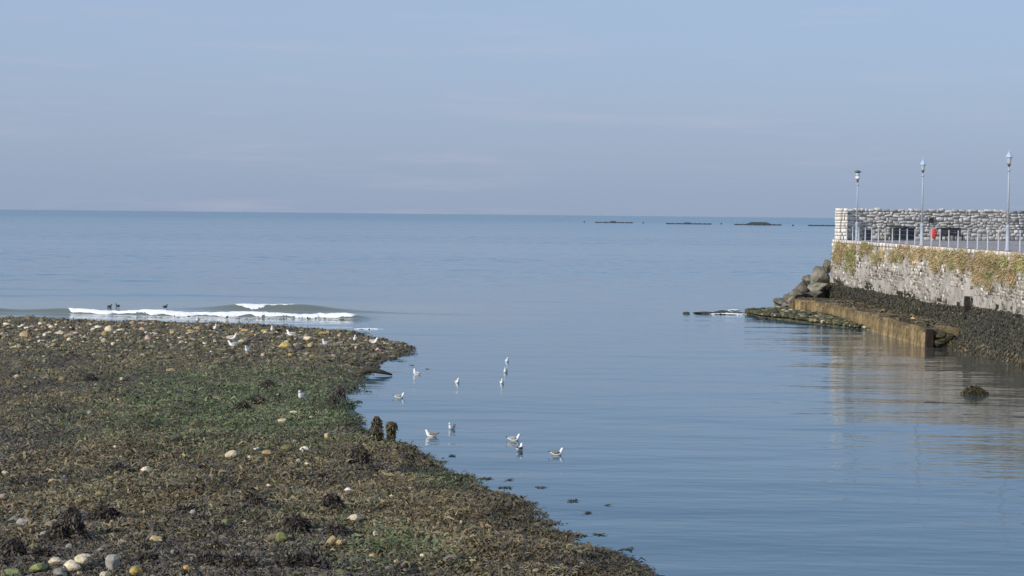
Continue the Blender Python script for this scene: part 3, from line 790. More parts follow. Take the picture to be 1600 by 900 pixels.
FW = [(797, 750, 14, 'brown floating weed tuft nearest the swimming gulls'), (846, 762, 22, 'thin dark floating weed strip off the near shore'),
      (893, 783, 20, 'largest brown floating weed raft off the near shore'), (919, 802, 13, 'rounded brown weed tuft beside the largest raft'),
      (948, 790, 5, 'lone dark weed speck farthest out from the near shore'), (908, 837, 24, 'brown floating weed fringe touching the near shore'), (935, 835, 18, 'dark weed streak drifting past the shore fringe'), (980, 858, 26, 'long floating weed raft by the bottom shoreline'), (808, 784, 22, 'weed fringe just off the shore bend'), (790, 762, 26, 'dark weed line above the shore bend'), (690, 722, 14, 'dark weed scrap behind the green algae patch'),
      (707, 712, 6, 'tiny weed speck below the swimming pair'), (630, 692, 8, 'dark stone like weed lump beside the shorter post'), (735, 744, 24, 'faint weed streak beyond the green algae patch'), (760, 748, 26, 'weed streak drifting out beyond the shore bend'), (643, 571, 8, 'tiny dark weed scrap beside the tip gull'),
      (625, 565, 22, 'dark weed fringe trailing at the spit tip'), (648, 553, 18, 'dark weed scrap just past the spit tip'), (560, 628, 20, 'dark weed streak in the inner cove'), (575, 612, 16, 'weed streak in the inner cove below the driftwood'),
      (668, 577, 7, 'round dark weed float beside the tip gull'), (970, 890, 30, 'weed mat at the bottom shoreline')]
for i, (px, py, w, lb) in enumerate(FW):
    float_weed(px, py, w, lb, 'weed afloat off the spit', 300 + i, tall=0.07 if w in (20, 13) else 0.015)
# ------------------------------------------------------------------ surf foam
def foam_strip(name, x0, x1, crest, yoff, width, hgt, label, seed, zoff=0.02, taper=1.5, solid=1.12):
    nx = int(max(12, (x1 - x0) / 0.10)); ny = 16
    X = np.linspace(x0, x1, nx); T = np.linspace(0, 1, ny)
    XX, TT = np.meshgrid(X, T, indexing='ij')
    end = np.clip(np.minimum(XX - x0, x1 - XX) / taper, 0.05, 1) ** 0.6
    wid = width * (0.65 + 0.7 * vnoise(XX * 1.1, XX * 0, seed)) * end
    ed = 0.3 * fbm(XX * 2.0, XX * 0 + 5, seed + 1, 3) + TT * (0.4 * fbm(XX * 1.6, XX * 0 + 9, seed + 4, 4)) * width
    Y = crest(XX) + yoff - wid * TT + ed
    prof = np.sin(np.pi * np.clip(TT, 0, 1)) ** 0.6
    Z = sea_z(XX, Y) + zoff * prof + prof * end * hgt * (0.55 + 0.9 * vnoise(XX * 1.7, Y * 2.2, seed + 2)) + prof * 0.06 * fbm(XX * 6, Y * 6, seed + 3, 2) - 0.012
    idx = np.arange(nx * ny).reshape(nx, ny)
    F = np.stack([idx[:-1, :-1], idx[:-1, 1:], idx[1:, 1:], idx[1:, :-1]], -1).reshape(-1, 4)[:, ::-1]
    tear = vnoise(XX * 3.1, Y * 5.0, seed + 8) * 0.6 + vnoise(XX * 8, Y * 11, seed + 9) * 0.4
    F = F[(tear < solid - 0.75 * np.abs(2 * TT - 0.8).clip(0, 1) ** 1.6).reshape(-1)[F[:, 0]]]
    o = link(name, mesh_np(name, np.stack([XX, Y, Z], -1).reshape(-1, 3), F, True, mat=MAT['foam']))
    return tag(o, label, 'foam', kind='stuff')
xa0, xa1 = at(118, 487)[0], at(558, 498)[0]
foam_strip('breaker_foam', xa0, xa1, crestA, 0.05, 0.85, 0.07, 'long white foam front of the nearer breaker', 41, taper=0.5, solid=1.4)
foam_strip('wash_foam', at(140, 494)[0], at(540, 504)[0], crestA, -1.9, 0.9, 0.01, 'thin broken wash in front of the nearer breaker', 51, solid=0.72)
xb0, xb1 = at(383, 480)[0], at(432, 480)[0]
foam_strip('crest_foam', xb0, xb1, crestB, 0.0, 1.0, 0.03, 'white foam spilling down the green wave face', 42, taper=0.25)
foam_strip('crest_foam', at(425, 478)[0], at(482, 478)[0], crestB, 0.1, 0.35, 0.02, 'thin foam line along the crest of the green wave', 43, taper=0.6)
foam_strip('shore_foam', at(555, 513)[0], at(598, 515)[0], lambda x: at(577, 514.5)[1] + x * 0, 0.4, 0.9, 0.06, 'small foam lip at the seaward side of the spit tip', 44)

# ------------------------------------------------------------------ gulls
def gull_meshes():
    D = {}
    pts = [(-0.205, 0, 0.105), (-0.16, 0, 0.088), (-0.10, 0, 0.068), (-0.03, 0, 0.055), (0.04, 0, 0.055), (0.095, 0, 0.075), (0.125, 0, 0.115), (0.138, 0, 0.155), (0.150, 0, 0.187), (0.175, 0, 0.198), (0.198, 0, 0.190)]
    rad = [(0.010, 0.035), (0.028, 0.045), (0.055, 0.066), (0.068, 0.080), (0.070, 0.080), (0.062, 0.068), (0.046, 0.048), (0.036, 0.036), (0.036, 0.035), (0.032, 0.031), (0.012, 0.012)]
    D['body'] = MB().tube(pts, rad, 12).mesh('body', MAT['white'], True)
    D['bill'] = MB().tube([(0.19, 0, 0.190), (0.225, 0, 0.184), (0.240, 0, 0.176)], [(0.009, 0.007), (0.007, 0.005), (0.002, 0.002)], 6).mesh('bill', MAT['bill'], True)
    for s, nm in ((1, 'wl'), (-1, 'wr')):
        P = [(0.075, s * 0.055, 0.095), (0.02, s * 0.076, 0.098), (-0.07, s * 0.070, 0.096), (-0.15, s * 0.045, 0.108), (-0.20, s * 0.022, 0.118)]
        R = [(0.020, 0.012), (0.048, 0.014), (0.046, 0.014), (0.026, 0.012), (0.008, 0.008)]
        for kind in ('grey', 'brownwing'):
            D[nm + kind] = MB().tube(P, R, 8).mesh('wing', MAT[kind], True)
        D[nm + 'tip'] = MB().tube([(-0.175, s * 0.032, 0.114), (-0.22, s * 0.014, 0.125), (-0.265, s * 0.002, 0.136)], [(0.014, 0.010), (0.012, 0.008), (0.003, 0.003)], 6).mesh('wing_tip', MAT['black'], True)
        D['eye' + nm] = MB().lathe([(0.001, -0.005), (0.005, 0), (0.001, 0.005)], 6, (0.178, s * 0.029, 0.203)).mesh('eye', MAT['black'], True)
    D['leg'] = MB().tube([(0, 0, 0.0), (0.004, 0, -0.05), (0, 0, -0.10)], [0.006, 0.004, 0.005], 6).add([(-0.015, 0, -0.1), (0.05, -0.025, -0.104), (0.058, 0, -0.104), (0.05, 0.025, -0.104), (0, 0, -0.09)], [(0, 1, 4), (1, 2, 4), (2, 3, 4), (3, 0, 4), (3, 2, 1, 0)]).mesh('leg', MAT['legs'])
    return D
GM = gull_meshes()
def gull(px, py, rz, label, floating=True, wing='grey', scale=1.12, group=None, pitch=0.0, zadd=0.0):
    if floating:
        p = at(px, py); p = np.array([p[0], p[1], float(sea_z(p[0:1], p[1:2])[0]) - 0.018])
    else:
        scale = 1.5; p = on_ground(px, py); p[2] += 0.10 * scale + zadd
    e = empty('gull', p); e.rotation_euler = (0, pitch, rz); e.scale = (scale,) * 3
    link('body', GM['body'], e); link('bill', GM['bill'], e)
    for s in ('wl', 'wr'):
        link('wing_tip', GM[s + 'tip'], link('wing', GM[s + wing], e)); link('eye', GM['eye' + s], e)
    if not floating:
        for s in (-1, 1): link('leg', GM['leg'], e, (0.0, s * 0.028, 0.012))
    return tag(e, label, 'gull', group or ('gulls swimming in the calm water' if floating else 'gulls standing on the spit'))
PI = math.pi
gull(803, 688.5, 0.1, 'whitest swimming gull in full side view, behind a browner one')
gull(812, 704, 1.2, 'brown backed gull swimming in front of the whitest one', wing='brownwing')
gull(870, 711, 0.25, 'brown backed gull swimming farthest from the spit', wing='brownwing')
gull(674, 682, PI - 0.15, 'grey winged gull swimming near the posts, facing the spit', wing='brownwing')
gull(706, 670, -2.0, 'white fronted gull swimming just beyond the grey winged one')
gull(624, 622, 0.2, 'pale buff gull swimming in the inner cove')
gull(650, 585, 2.4, 'gull swimming by the spit tip with head turned back', pitch=-0.25)
gull(714, 598, -1.2, 'gull swimming alone midway between spit tip and far trio')
gull(784, 599, -1.5, 'nearest gull of the far swimming trio')
gull(790, 581.5, -1.7, 'middle gull of the far swimming trio')
gull(792, 565, -1.4, 'farthest gull of the far swimming trio')
gull(309, 514, -1.5, 'gull standing tall on a tan stone against the surf', False, zadd=0.34)
gull(336, 518, -1.2, 'gull standing at the surf edge beyond the tan perch', False)
gull(426, 521, -1.6, 'slim gull standing alone at the far waterline', False)
gull(363, 534, -0.4, 'gull standing behind a resting one on the far bank', False)
gull(365, 545, PI, 'low resting gull in front of a standing one', False, pitch=0.1)
gull(388, 550, -2.0, 'gull crouching nearest of the far bank group', False)
gull(455, 529, PI - 0.3, 'white gull turned away near the mustard boulder', False)
gull(510, 542, -2.4, 'gull beside the yellow green weeded stone', False)
gull(555, 535, -1.5, 'upright gull close to the spit tip', False)
gull(584, 540, -0.6, 'grey winged gull last before the spit tip', False)
gull(472, 627, -1.9, 'lone gull standing in the green algae', False)
gull(590, 517, 0.3, 'gull wading in the foam lip at the spit tip', False)
# dark ducks beyond the surf
DB = MB().tube([(-0.2, 0, 0.12), (-0.12, 0, 0.08), (0, 0, 0.06), (0.1, 0, 0.09), (0.14, 0, 0.16), (0.17, 0, 0.23), (0.2, 0, 0.235)], [(0.01, 0.03), (0.06, 0.08), (0.085, 0.11), (0.07, 0.08), (0.04, 0.045), (0.042, 0.04), (0.015, 0.015)], 10).mesh('body', MAT['duck'], True)
DBL = MB().tube([(0.19, 0, 0.232), (0.25, 0, 0.222)], [(0.012, 0.016), (0.005, 0.018)], 6).mesh('bill', MAT['black'], True)
for px, py, rz, lb in ((171, 480, 0.2, 'small dark duck behind the breaker, nearer its green end'), (184, 479, 3.0, 'larger dark duck beside the small one behind the breaker'), (258, 481, 0.1, 'dark duck swimming alone behind the breaker')):
    p = at(px, py); z = float(sea_z(p[0:1], p[1:2])[0])
    e = empty('duck', (p[0], p[1], z - 0.02), rz); link('body', DB, e); link('bill', DBL, e)
    tag(e, lb, 'duck', 'ducks beyond the surf')

# ------------------------------------------------------------------ quay
DECK = 5.8
E0, E1 = np.array([27.3, 163.5]), np.array([29.15, 78.0])     # seaward corner and shoreward end of the quay edge, seen from above
edir = (E1 - E0) / np.linalg.norm(E1 - E0); elen = np.linalg.norm(E1 - E0)
enrm = np.array([edir[1], -edir[0]])                            # pointing out over the water
if enrm[0] > 0: enrm = -enrm
PD = np.array([0.9, 0.436]); PD /= np.linalg.norm(PD)           # direction of the parapet
PN = np.array([PD[1], -PD[0]])                                  # parapet's face, towards the quay
PC = np.array([28.65, 165.2])
quay = empty('stone_quay', (E0[0], E0[1], 0))
tag(quay, 'old stone quay with whitish upper wall and dark weedy foot', 'quay')
def qp(s, out, z):
    """point s metres along the quay edge from the corner, out metres proud of it, in the quay's own space"""
    q = edir * s + enrm * out
    return (q[0], q[1], z)
def batter(z): return 0.05 + (DECK - z) * 0.055
# core
mb = MB()
far = PD * 60
ring = []
for z in (-1.5, DECK - 0.25):
    o1 = batter(z) - 0.015
    ring += [qp(0.0, o1, z), qp(elen, o1, z), (elen * edir[0] + 45, elen * edir[1], z), (far[0] + 4, far[1] + 3.5, z), (0.6, 3.0, z)]
mb.add(ring, [(4, 3, 2, 1, 0), (5, 6, 7, 8, 9)] + [(i, (i + 1) % 5, 5 + (i + 1) % 5, 5 + i) for i in range(5)])
mb.build('wall_core', MAT['mortar'], quay)
# deck
dk = [qp(0, 0.0, 0)[:2], qp(elen, 0.0, 0)[:2], (elen * edir[0] + 45, elen * edir[1]), (far[0] + 3.5, far[1] + 3.2), (0.4, 2.6)]
mb = MB(); mb.add([(x, y, DECK - 0.22) for x, y in dk] + [(x, y, DECK) for x, y in dk], [(4, 3, 2, 1, 0), (5, 6, 7, 8, 9)] + [(i, (i + 1) % 5, 5 + (i + 1) % 5, 5 + i) for i in range(5)])
mb.build('deck', MAT['deck'], quay)
mb = MB()
mb.add([qp(0.2, -0.28, DECK + 0.004), qp(elen, -0.28, DECK + 0.004), qp(elen, -0.62, DECK + 0.004), qp(0.2, -0.62, DECK + 0.004),
        qp(0.2, -0.28, DECK + 0.05), qp(elen, -0.28, DECK + 0.05), qp(elen, -0.62, DECK + 0.05), qp(0.2, -0.62, DECK + 0.05)], [(0, 1, 5, 4), (1, 2, 6, 5), (2, 3, 7, 6), (3, 0, 4, 7), (4, 5, 6, 7)])
mb.build('edging', MAT['kerb'], quay)
# wall stones: too foreshortened to pick apart, one part
rq = np.random.default_rng(8)
Pq, Sq, Cq = [], [], []
z = 0.9; row = 0
while z < DECK - 0.30:
    hgt = rq.uniform(0.16, 0.30)
    if z + hgt > DECK - 0.28: hgt = DECK - 0.24 - z
    s = rq.uniform(0, 0.4) - 0.3
    while s < elen:
        w = rq.uniform(0.22, 0.70)
        zc = z + hgt / 2 + rq.normal(0, 0.03)
        q = qp(s + w / 2, batter(zc) - 0.12, zc)
        if float(fbm(np.array([s / 2.2]), np.array([zc / 0.7]), 171, 3)[0]) > 0.06 and zc > 2.3 and rq.random() < 0.8:
            s += w; continue      # a rendered-over patch
        Pq.append(q); Sq.append((0.125 + rq.uniform(-0.02, 0.04), w / 2 * rq.uniform(0.85, 1.02), hgt / 2 * rq.uniform(0.75, 1.15)))
        wet = np.clip((2.45 + 0.35 * math.sin(s * 0.5) + rq.normal(0, 0.12) - zc) / 0.25, 0, 1)
        wh = np.clip(0.38 + (zc - 3.9) * 0.22 + 1.7 * float(fbm(np.array([s / 3.0]), np.array([zc / 1.2]), 71, 3)[0]) + 0.25 * np.exp(-s / 14.0), 0, 1)
        lt = np.array([0.60, 0.56, 0.49]); gy = np.array([0.31, 0.278, 0.242])
        c = gy * (1 - wh) + lt * wh
        c = c * rq.lognormal(0, 0.22)
        if rq.random() < 0.10: c = np.array([0.14, 0.12, 0.09]) * rq.lognormal(0, 0.3)
        c = c * (1 - wet) + np.array([0.035, 0.034, 0.022]) * wet
        Cq.append(c)
        s += w
    z += hgt; row += 1
Pq, Sq, Cq = np.array(Pq), np.array(Sq), np.array(Cq)
ang = math.atan2(enrm[1], enrm[0])
o = scatter_stones('wall_stones', Pq, Sq, np.full(len(Pq), ang), Cq, rq, MAT['quay_stone'], 0.16, 0.10, quay, False)
o['kind'] = 'stuff'
# coping stones along the edge
Pc, Sc, Cc = [], [], []
s = 0.0
while s < elen:
    w = rq.uniform(0.7, 1.3)
    Pc.append(qp(s + w / 2, -0.07, DECK - 0.09)); Sc.append((0.20, w / 2 - 0.012, 0.13)); Cc.append(np.array([0.60, 0.55, 0.49]) * rq.lognormal(0, 0.12)); s += w
o = scatter_stones('coping_stones', np.array(Pc), np.array(Sc), np.full(len(Pc), ang), np.array(Cc), rq, MAT['quay_stone'], 0.12, 0.04, quay, False)
o['kind'] = 'stuff'
# weedy sloping foot of the wall
ap_s = np.linspace(-0.5, elen, 240); ap_t = np.linspace(0, 1, 18)
SS, TT = np.meshgrid(ap_s, ap_t, indexing='ij')
near = np.clip((SS - 39.0) / 8.0, 0, 1)
topz = 2.15 + 0.14 * fbm(SS / 2.5, SS * 0, 61, 3) + 0.25 * near
botz = 0.85 * (1 - near) - 0.9 * near
botz = np.where(SS > 34, -0.9, 0.9)
outb = 0.14 + 0.95 * np.clip((SS - 14) / 22.0, 0, 1) + near * (1.75 - 0.05 * np.clip(SS - 48, 0, 20))
zz_ = botz + (topz - botz) * TT
oo = batter(topz) + 0.02 + (outb - 0.0) * (1 - TT) ** 1.2 + 0.16 * np.sin(np.pi * TT) + 0.16 * fbm(SS / 1.3, zz_ / 0.8, 66, 3) * (1 - 0.6 * TT)
AX = edir[0] * SS + enrm[0] * oo; AY = edir[1] * SS + enrm[1] * oo
idx = np.arange(SS.size).reshape(SS.shape)
F = np.stack([idx[:-1, :-1], idx[:-1, 1:], idx[1:, 1:], idx[1:, :-1]], -1).reshape(-1, 4)
apron = link('weedy_foot', mesh_np('weedy_foot', np.stack([AX, AY, zz_], -1).reshape(-1, 3), F, True, mat=MAT['weedwall']), quay)
nA = 80000
si = rq.uniform(0, elen - 1, nA); ti = rq.uniform(0.02, 1.0, nA)
i0 = np.clip((si + 0.5) / (elen + 0.5) * 239, 0, 238.99); j0 = ti * 16.99
ii, jj = i0.astype(int), j0.astype(int)
P = np.stack([AX[ii, jj], AY[ii, jj], zz_[ii, jj]], 1)
P2 = np.stack([AX[ii + 1, jj + 1], AY[ii + 1, jj + 1], zz_[ii + 1, jj + 1]], 1)
P = P + (P2 - P) * rq.random((nA, 3))
ok = P[:, 2] > -0.05
P = P[ok]; nA = len(P)
T = np.stack([np.full(nA, enrm[0] * 0.45), np.full(nA, enrm[1] * 0.45), np.full(nA, -1.0)], 1) + rq.normal(0, 0.3, (nA, 3)); T /= np.linalg.norm(T, axis=1, keepdims=True)
L = rq.gamma(4, 0.019, nA) + 0.03
apal = np.array([[0.052, 0.047, 0.030], [0.066, 0.059, 0.036], [0.043, 0.039, 0.027], [0.085, 0.074, 0.038], [0.18, 0.135, 0.062]])
ai = rq.choice(5, nA, p=[0.36, 0.28, 0.24, 0.09, 0.03])
low = (P[:, 2] < 0.6) & (rq.random(nA) < 0.25)
ai = np.where(low, 4, ai)
V, F, C = fronds(P + np.array([enrm[0], enrm[1], 0]) * 0.03, T, L, L * 0.5, L * 0.05, rq.normal(0, 0.5, nA), apal[ai] * rq.lognormal(0, 0.22, nA)[:, None], rq)
o = link('hanging_weed', mesh_np('hanging_weed', V, F, True, np.clip(C, 0.004, 1), MAT['frond']), quay); o['kind'] = 'stuff'
# dark blocks at the foot, added for the shade of recessed slots
for sx, z0, z1 in ((46.6, 0.9, 3.0), (68.5, 1.9, 3.0)):
    c = qp(sx, batter(2.0) + 0.30, (z0 + z1) / 2)
    MB().box(c, (0.34, 0.42, z1 - z0), ang, 0.85).build('slot_shade', MAT['timber'], quay)

# pale landing ledge with stained piles
RIM = [np.array(at(px, py, 1.15)[:2]) for px, py in ((1236, 466), (1268, 469), (1300, 475), (1350, 487), (1400, 500), (1448, 512.5))]
lg = empty('landing_ledge', (RIM[0][0], RIM[0][1], 0))
tag(lg, 'low ochre stained landing ledge along the foot of the quay', 'ledge')
RIM = [r - np.array([lg.location[0], lg.location[1]]) for r in RIM]
offq = np.array([E0[0] - lg.location[0], E0[1] - lg.location[1]])
def rim_at(t):
    L_ = [0.0]
    for i in range(len(RIM) - 1): L_.append(L_[-1] + np.linalg.norm(RIM[i + 1] - RIM[i]))
    s = t * L_[-1]
    return np.array([np.interp(s, L_, [r[0] for r in RIM]), np.interp(s, L_, [r[1] for r in RIM])]), L_[-1]
_, RL = rim_at(0)
nS = 60; V = []; F = []
for i in range(nS + 1):
    p, _ = rim_at(i / nS)
    q = np.array([27.9 - lg.location[0], p[1]])
    wob = 0.05 * math.sin(i * 1.7) + 0.04 * math.sin(i * 0.6)
    V += [(p[0], p[1], -0.8), (p[0], p[1], 1.08 + wob), ((p[0] * 2 + q[0]) / 3, p[1], 1.13 + wob * 0.7), (q[0], q[1], 1.18)]
for i in range(nS):
    a0, b0 = i * 4, i * 4 + 4
    for k in range(3): F.append((a0 + k, b0 + k, b0 + k + 1, a0 + k + 1))
e0 = nS * 4
F.append((e0, e0 + 3, e0 + 2, e0 + 1)); V.append((V[e0 + 3][0], V[e0 + 3][1], -0.8)); F.append((e0, len(V) - 1, e0 + 3))
MB().add(V, F).build('ledge_body', MAT['ledge'], lg)
npile = int(RL / 0.95)
for k in range(npile):
    p, _ = rim_at((k + 0.5) / npile); p2, _ = rim_at(min(1, (k + 0.9) / npile))
    t = p2 - p; a = math.atan2(t[1], t[0])
    w = RL / npile * R2.uniform(0.5, 0.98); hh = 1.10 + R2.uniform(-0.28, 0.10); dpt = R2.uniform(0.12, 0.46)
    o = MB().box((0, 0, 0.5 * (hh - 0.8)), (w, dpt, hh + 0.8), 0, R2.uniform(0.9, 0.98)).build('pile', MAT['pile'], lg, loc=(p[0] - 0.06, p[1], 0.0))
    o.rotation_euler = (0, R2.uniform(-0.03, 0.03), a)
p, _ = rim_at(1.0)
MB().box((p[0] + 0.1, p[1] - 0.3, 0.15), (0.42, 0.40, 1.9), 0.1, 0.9).build('end_pile', MAT['timber'], lg)
for dx, dy, zc, sc_ in ((0.75, -0.1, 0.75, 0.42), (1.15, 0.0, 0.55, 0.55), (0.65, -0.25, 0.25, 0.4)):
    o = link('end_stone', boulder_mesh('end_stone', int(sc_ * 100), 2, 0.3, 7, MAT['weedrock']), lg, (p[0] + dx, p[1] + dy, zc)); o.scale = (sc_, sc_ * 0.8, sc_ * 0.6)
# weed and silt lying on the ledge
nl = 9000
tt = rq.random(nl); ww = rq.random(nl) ** 1.3
pr = np.array([rim_at(t)[0] for t in np.linspace(0, 1, 200)]); pi_ = pr[(tt * 199).astype(int)]
mk = vnoise(tt * 30, ww * 3, 5) > 0.42
PP = np.stack([pi_[:, 0] + 0.1 + (1 - ww) * (27.6 - lg.location[0] - pi_[:, 0]), pi_[:, 1] + rq.normal(0, 0.15, nl), 1.12 + 0.06 * rq.random(nl)], 1)[mk]
nl = len(PP); ph = rq.uniform(0, 6.28, nl)
TTl = np.stack([np.cos(ph), np.sin(ph), rq.uniform(-0.1, 0.2, nl)], 1); L = rq.gamma(4, 0.03, nl) + 0.03
lp = np.array([[0.06, 0.055, 0.035], [0.10, 0.085, 0.045], [0.20, 0.15, 0.075]])[rq.choice(3, nl, p=[.5, .3, .2])]
V, F, C = fronds(PP, TTl, L, L * 0.5, L * 0.3, rq.normal(0, 0.5, nl), lp * rq.lognormal(0, 0.3, nl)[:, None], rq)
o = link('ledge_weed', mesh_np('ledge_weed', V, F, True, np.clip(C, 0.004, 1), MAT['frond']), lg); o['kind'] = 'stuff'

# ------------------------------------------------------------------ parapet on the quay
par = empty('parapet_wall', (PC[0], PC[1], DECK))
tag(par, 'high grey rubble stone parapet closing the seaward end of the quay', 'wall')
PAR_H = 2.72; PT = 0.85; PLEN = 38.0
pa = math.atan2(PD[1], PD[0])
mb = MB()
c = PD * (PLEN / 2) - PN * (PT / 2)
mb.box((c[0], c[1], PAR_H / 2 - 0.02), (PLEN, PT - 0.10, PAR_H - 0.06), pa)
RETL = 0.85
mb.box((-0.40, 0.1 - RETL / 2 + 0.1, PAR_H / 2 - 0.02), (PT - 0.10, RETL + 0.5, PAR_H - 0.06), 0)
mb.build('wall_core', MAT['parapet_mortar'], par)
BL = []
rs = np.random.default_rng(77)
for i in range(14):
    me = mesh_np('stone', block_verts(rs, 0.10, 0.09)[0], CUBE_F, False, mat=MAT['parapet_stone'])
    BL.append(me)
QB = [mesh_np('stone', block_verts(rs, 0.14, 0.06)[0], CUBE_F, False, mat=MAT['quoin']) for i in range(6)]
VIEW = 18.0
extraP, extraS, extraC = [], [], []
z = 0.0; courses = []
while z < PAR_H - 0.2:
    hgt = rs.uniform(0.20, 0.36)
    if PAR_H - (z + hgt) < 0.2: hgt = PAR_H - z
    courses.append((z, hgt)); z += hgt
for z, hgt in courses:
    s = rs.uniform(-0.1, 0.1)
    while s < PLEN:
        w = rs.uniform(0.28, 0.98)
        q = PD * (s + w / 2) - PN * 0.10
        if s < VIEW:
            o = link('stone', BL[int(rs.integers(14))], par, (q[0], q[1], z + hgt / 2 + rs.normal(0, 0.05))); o.rotation_euler = (0, rs.normal(0, 0.07), pa + (math.pi if rs.random() < 0.5 else 0))
            o.scale = (w / 2 * rs.uniform(0.82, 1.0), 0.115 + rs.uniform(0, 0.03), hgt / 2 * rs.uniform(0.80, 1.02))
        else:
            extraP.append((q[0], q[1], z + hgt / 2)); extraS.append((w / 2 - 0.018, 0.19, hgt / 2 - 0.016)); extraC.append(np.full(3, 0.4) * rs.lognormal(0, 0.2))
        s += w
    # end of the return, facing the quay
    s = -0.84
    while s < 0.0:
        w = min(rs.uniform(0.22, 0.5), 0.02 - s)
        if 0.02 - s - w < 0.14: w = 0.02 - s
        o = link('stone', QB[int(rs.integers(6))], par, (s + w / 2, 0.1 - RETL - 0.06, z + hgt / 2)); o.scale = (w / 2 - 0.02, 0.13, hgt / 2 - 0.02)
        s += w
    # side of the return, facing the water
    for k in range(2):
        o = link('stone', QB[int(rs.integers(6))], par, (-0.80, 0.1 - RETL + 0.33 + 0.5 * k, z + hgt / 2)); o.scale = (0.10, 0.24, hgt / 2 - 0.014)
o = scatter_stones('more_stones', np.array(extraP), np.array(extraS), np.full(len(extraP), pa), np.array(extraC), rs, MAT['quay_stone'], 0.3, 0.07, par, False); o['kind'] = 'stuff'
# small sign on the parapet
q = PC + PD * 9.0 + PN * 0.16
o = MB().box((0, 0, 0), (0.45, 0.06, 0.40), pa).box((0, 0, 0.235), (0.5, 0.1, 0.05), pa).build('wall_sign', MAT['bin_grey'], None, loc=(q[0], q[1], DECK + 1.75))
tag(o, 'small dark plate fixed to the parapet behind the middle lamp', 'sign')

# ------------------------------------------------------------------ lamps
def lamp(px, py_base, y, H, label, kind):
    p = at_depth(px, py_base, y)
    e = empty('lamp_post', (p[0], p[1], DECK))
    k = H
    MB().lathe([(0.18, 0), (0.18, 0.10), (0.125, 0.14), (0.12, 1.35), (0.14, 1.40), (0.14, 1.48), (0.07, 1.60)], 12).build('base', MAT['paint'], e, True)
    MB().lathe([(0.065, 1.55), (0.058, k * 0.6), (0.048, k - 0.95)], 10).build('pole', MAT['paint'], e, True)
    MB().lathe([(0.06, k - 1.25), (0.10, k - 1.20), (0.10, k - 1.15), (0.058, k - 1.10)], 10).build('collar', MAT['paint'], e, True)
    if kind == 0:
        e2 = MB().lathe([(0.05, k - 0.98), (0.10, k - 0.86), (0.115, k - 0.80), (0.10, k - 0.78)], 8).build('lantern', MAT['capdark'], e)
        MB().lathe([(0.10, k - 0.78), (0.17, k - 0.42)], 8).build('lantern_glass', MAT['glass'], e2)
        MB().lathe([(0.22, k - 0.42), (0.23, k - 0.39), (0.13, k - 0.20), (0.08, k - 0.15), (0.09, k - 0.11), (0.03, k - 0.06)], 8).build('lantern_cap', MAT['capblue'], e2)
        MB().lathe([(0.018, k - 0.06), (0.035, k - 0.02), (0.012, k + 0.04), (0.006, k + 0.13)], 6).build('finial', MAT['capblue'], e2)
    else:
        e2 = MB().lathe([(0.05, k - 0.98), (0.09, k - 0.86), (0.11, k - 0.72)], 10).build('lantern', MAT['capdark'], e)
        MB().lathe([(0.11, k - 0.72), (0.20, k - 0.58), (0.20, k - 0.50)], 10).build('lamp_bowl', MAT['white'], e2, True)
        MB().lathe([(0.15, k - 0.50), (0.15, k - 0.16)], 10).build('lantern_glass', MAT['glass'], e2, True)
        MB().lathe([(0.27, k - 0.16), (0.27, k - 0.08), (0.10, k), (0.02, k + 0.02)], 12).build('lantern_cap', MAT['capdark'], e2, True)
    return tag(e, label, 'lamp post', 'lamp posts along the quay')
lamp(1574, 392, 116.0, 6.05, 'tallest looking blue grey lamp post, nearest on the quay', 0)
lamp(1440, 384, 135.5, 6.1, 'pointed lantern lamp post halfway along the quay', 0)
lamp(1338.5, 374, 156.0, 5.75, 'flat capped lamp post with white bowl nearest the quay end', 1)

# railing
L0 = np.array([at_depth(1323, 374, 159.0)[0], 159.0]); L1 = np.array([at_depth(1442, 384, 135.5)[0] , 135.5]); L2 = np.array([at_depth(1577, 392, 116.0)[0], 116.0]); L3 = np.array([30.9, 95.0])
rail = empty('quay_railing', (L0[0], L0[1], DECK)); tag(rail, 'grey post and wire railing along the quay edge', 'railing')
pts = []
for a_, b2, k in ((L0, L1, 11), (L1, L2, 9), (L2, L3, 10)):
    for i in range(k): pts.append(a_ + (b2 - a_) * i / k)
pts.append(L3)
PMESH = MB().lathe([(0.10, 0), (0.10, 0.03), (0.052, 0.05), (0.046, 1.06), (0.058, 1.08), (0.042, 1.13), (0.015, 1.15)], 8).mesh('post', MAT['railpaint'], True)
for i, p in enumerate(pts):
    if min(abs(p[1] - 116.0), abs(p[1] - 135.5), abs(p[1] - 156)) < 0.35: continue
    o = link('post', PMESH, rail, (p[0] - L0[0], p[1] - L0[1], 0)); o.rotation_euler = (R2.uniform(-.012, .012), R2.uniform(-.012, .012), 0)
for z in (0.38, 0.70, 1.02):
    MB().tube([(p[0] - L0[0], p[1] - L0[1], z - (0.02 if i % 2 else 0)) for i, p in enumerate(pts)], 0.009, 5).build('wire', MAT['wire'], rail)

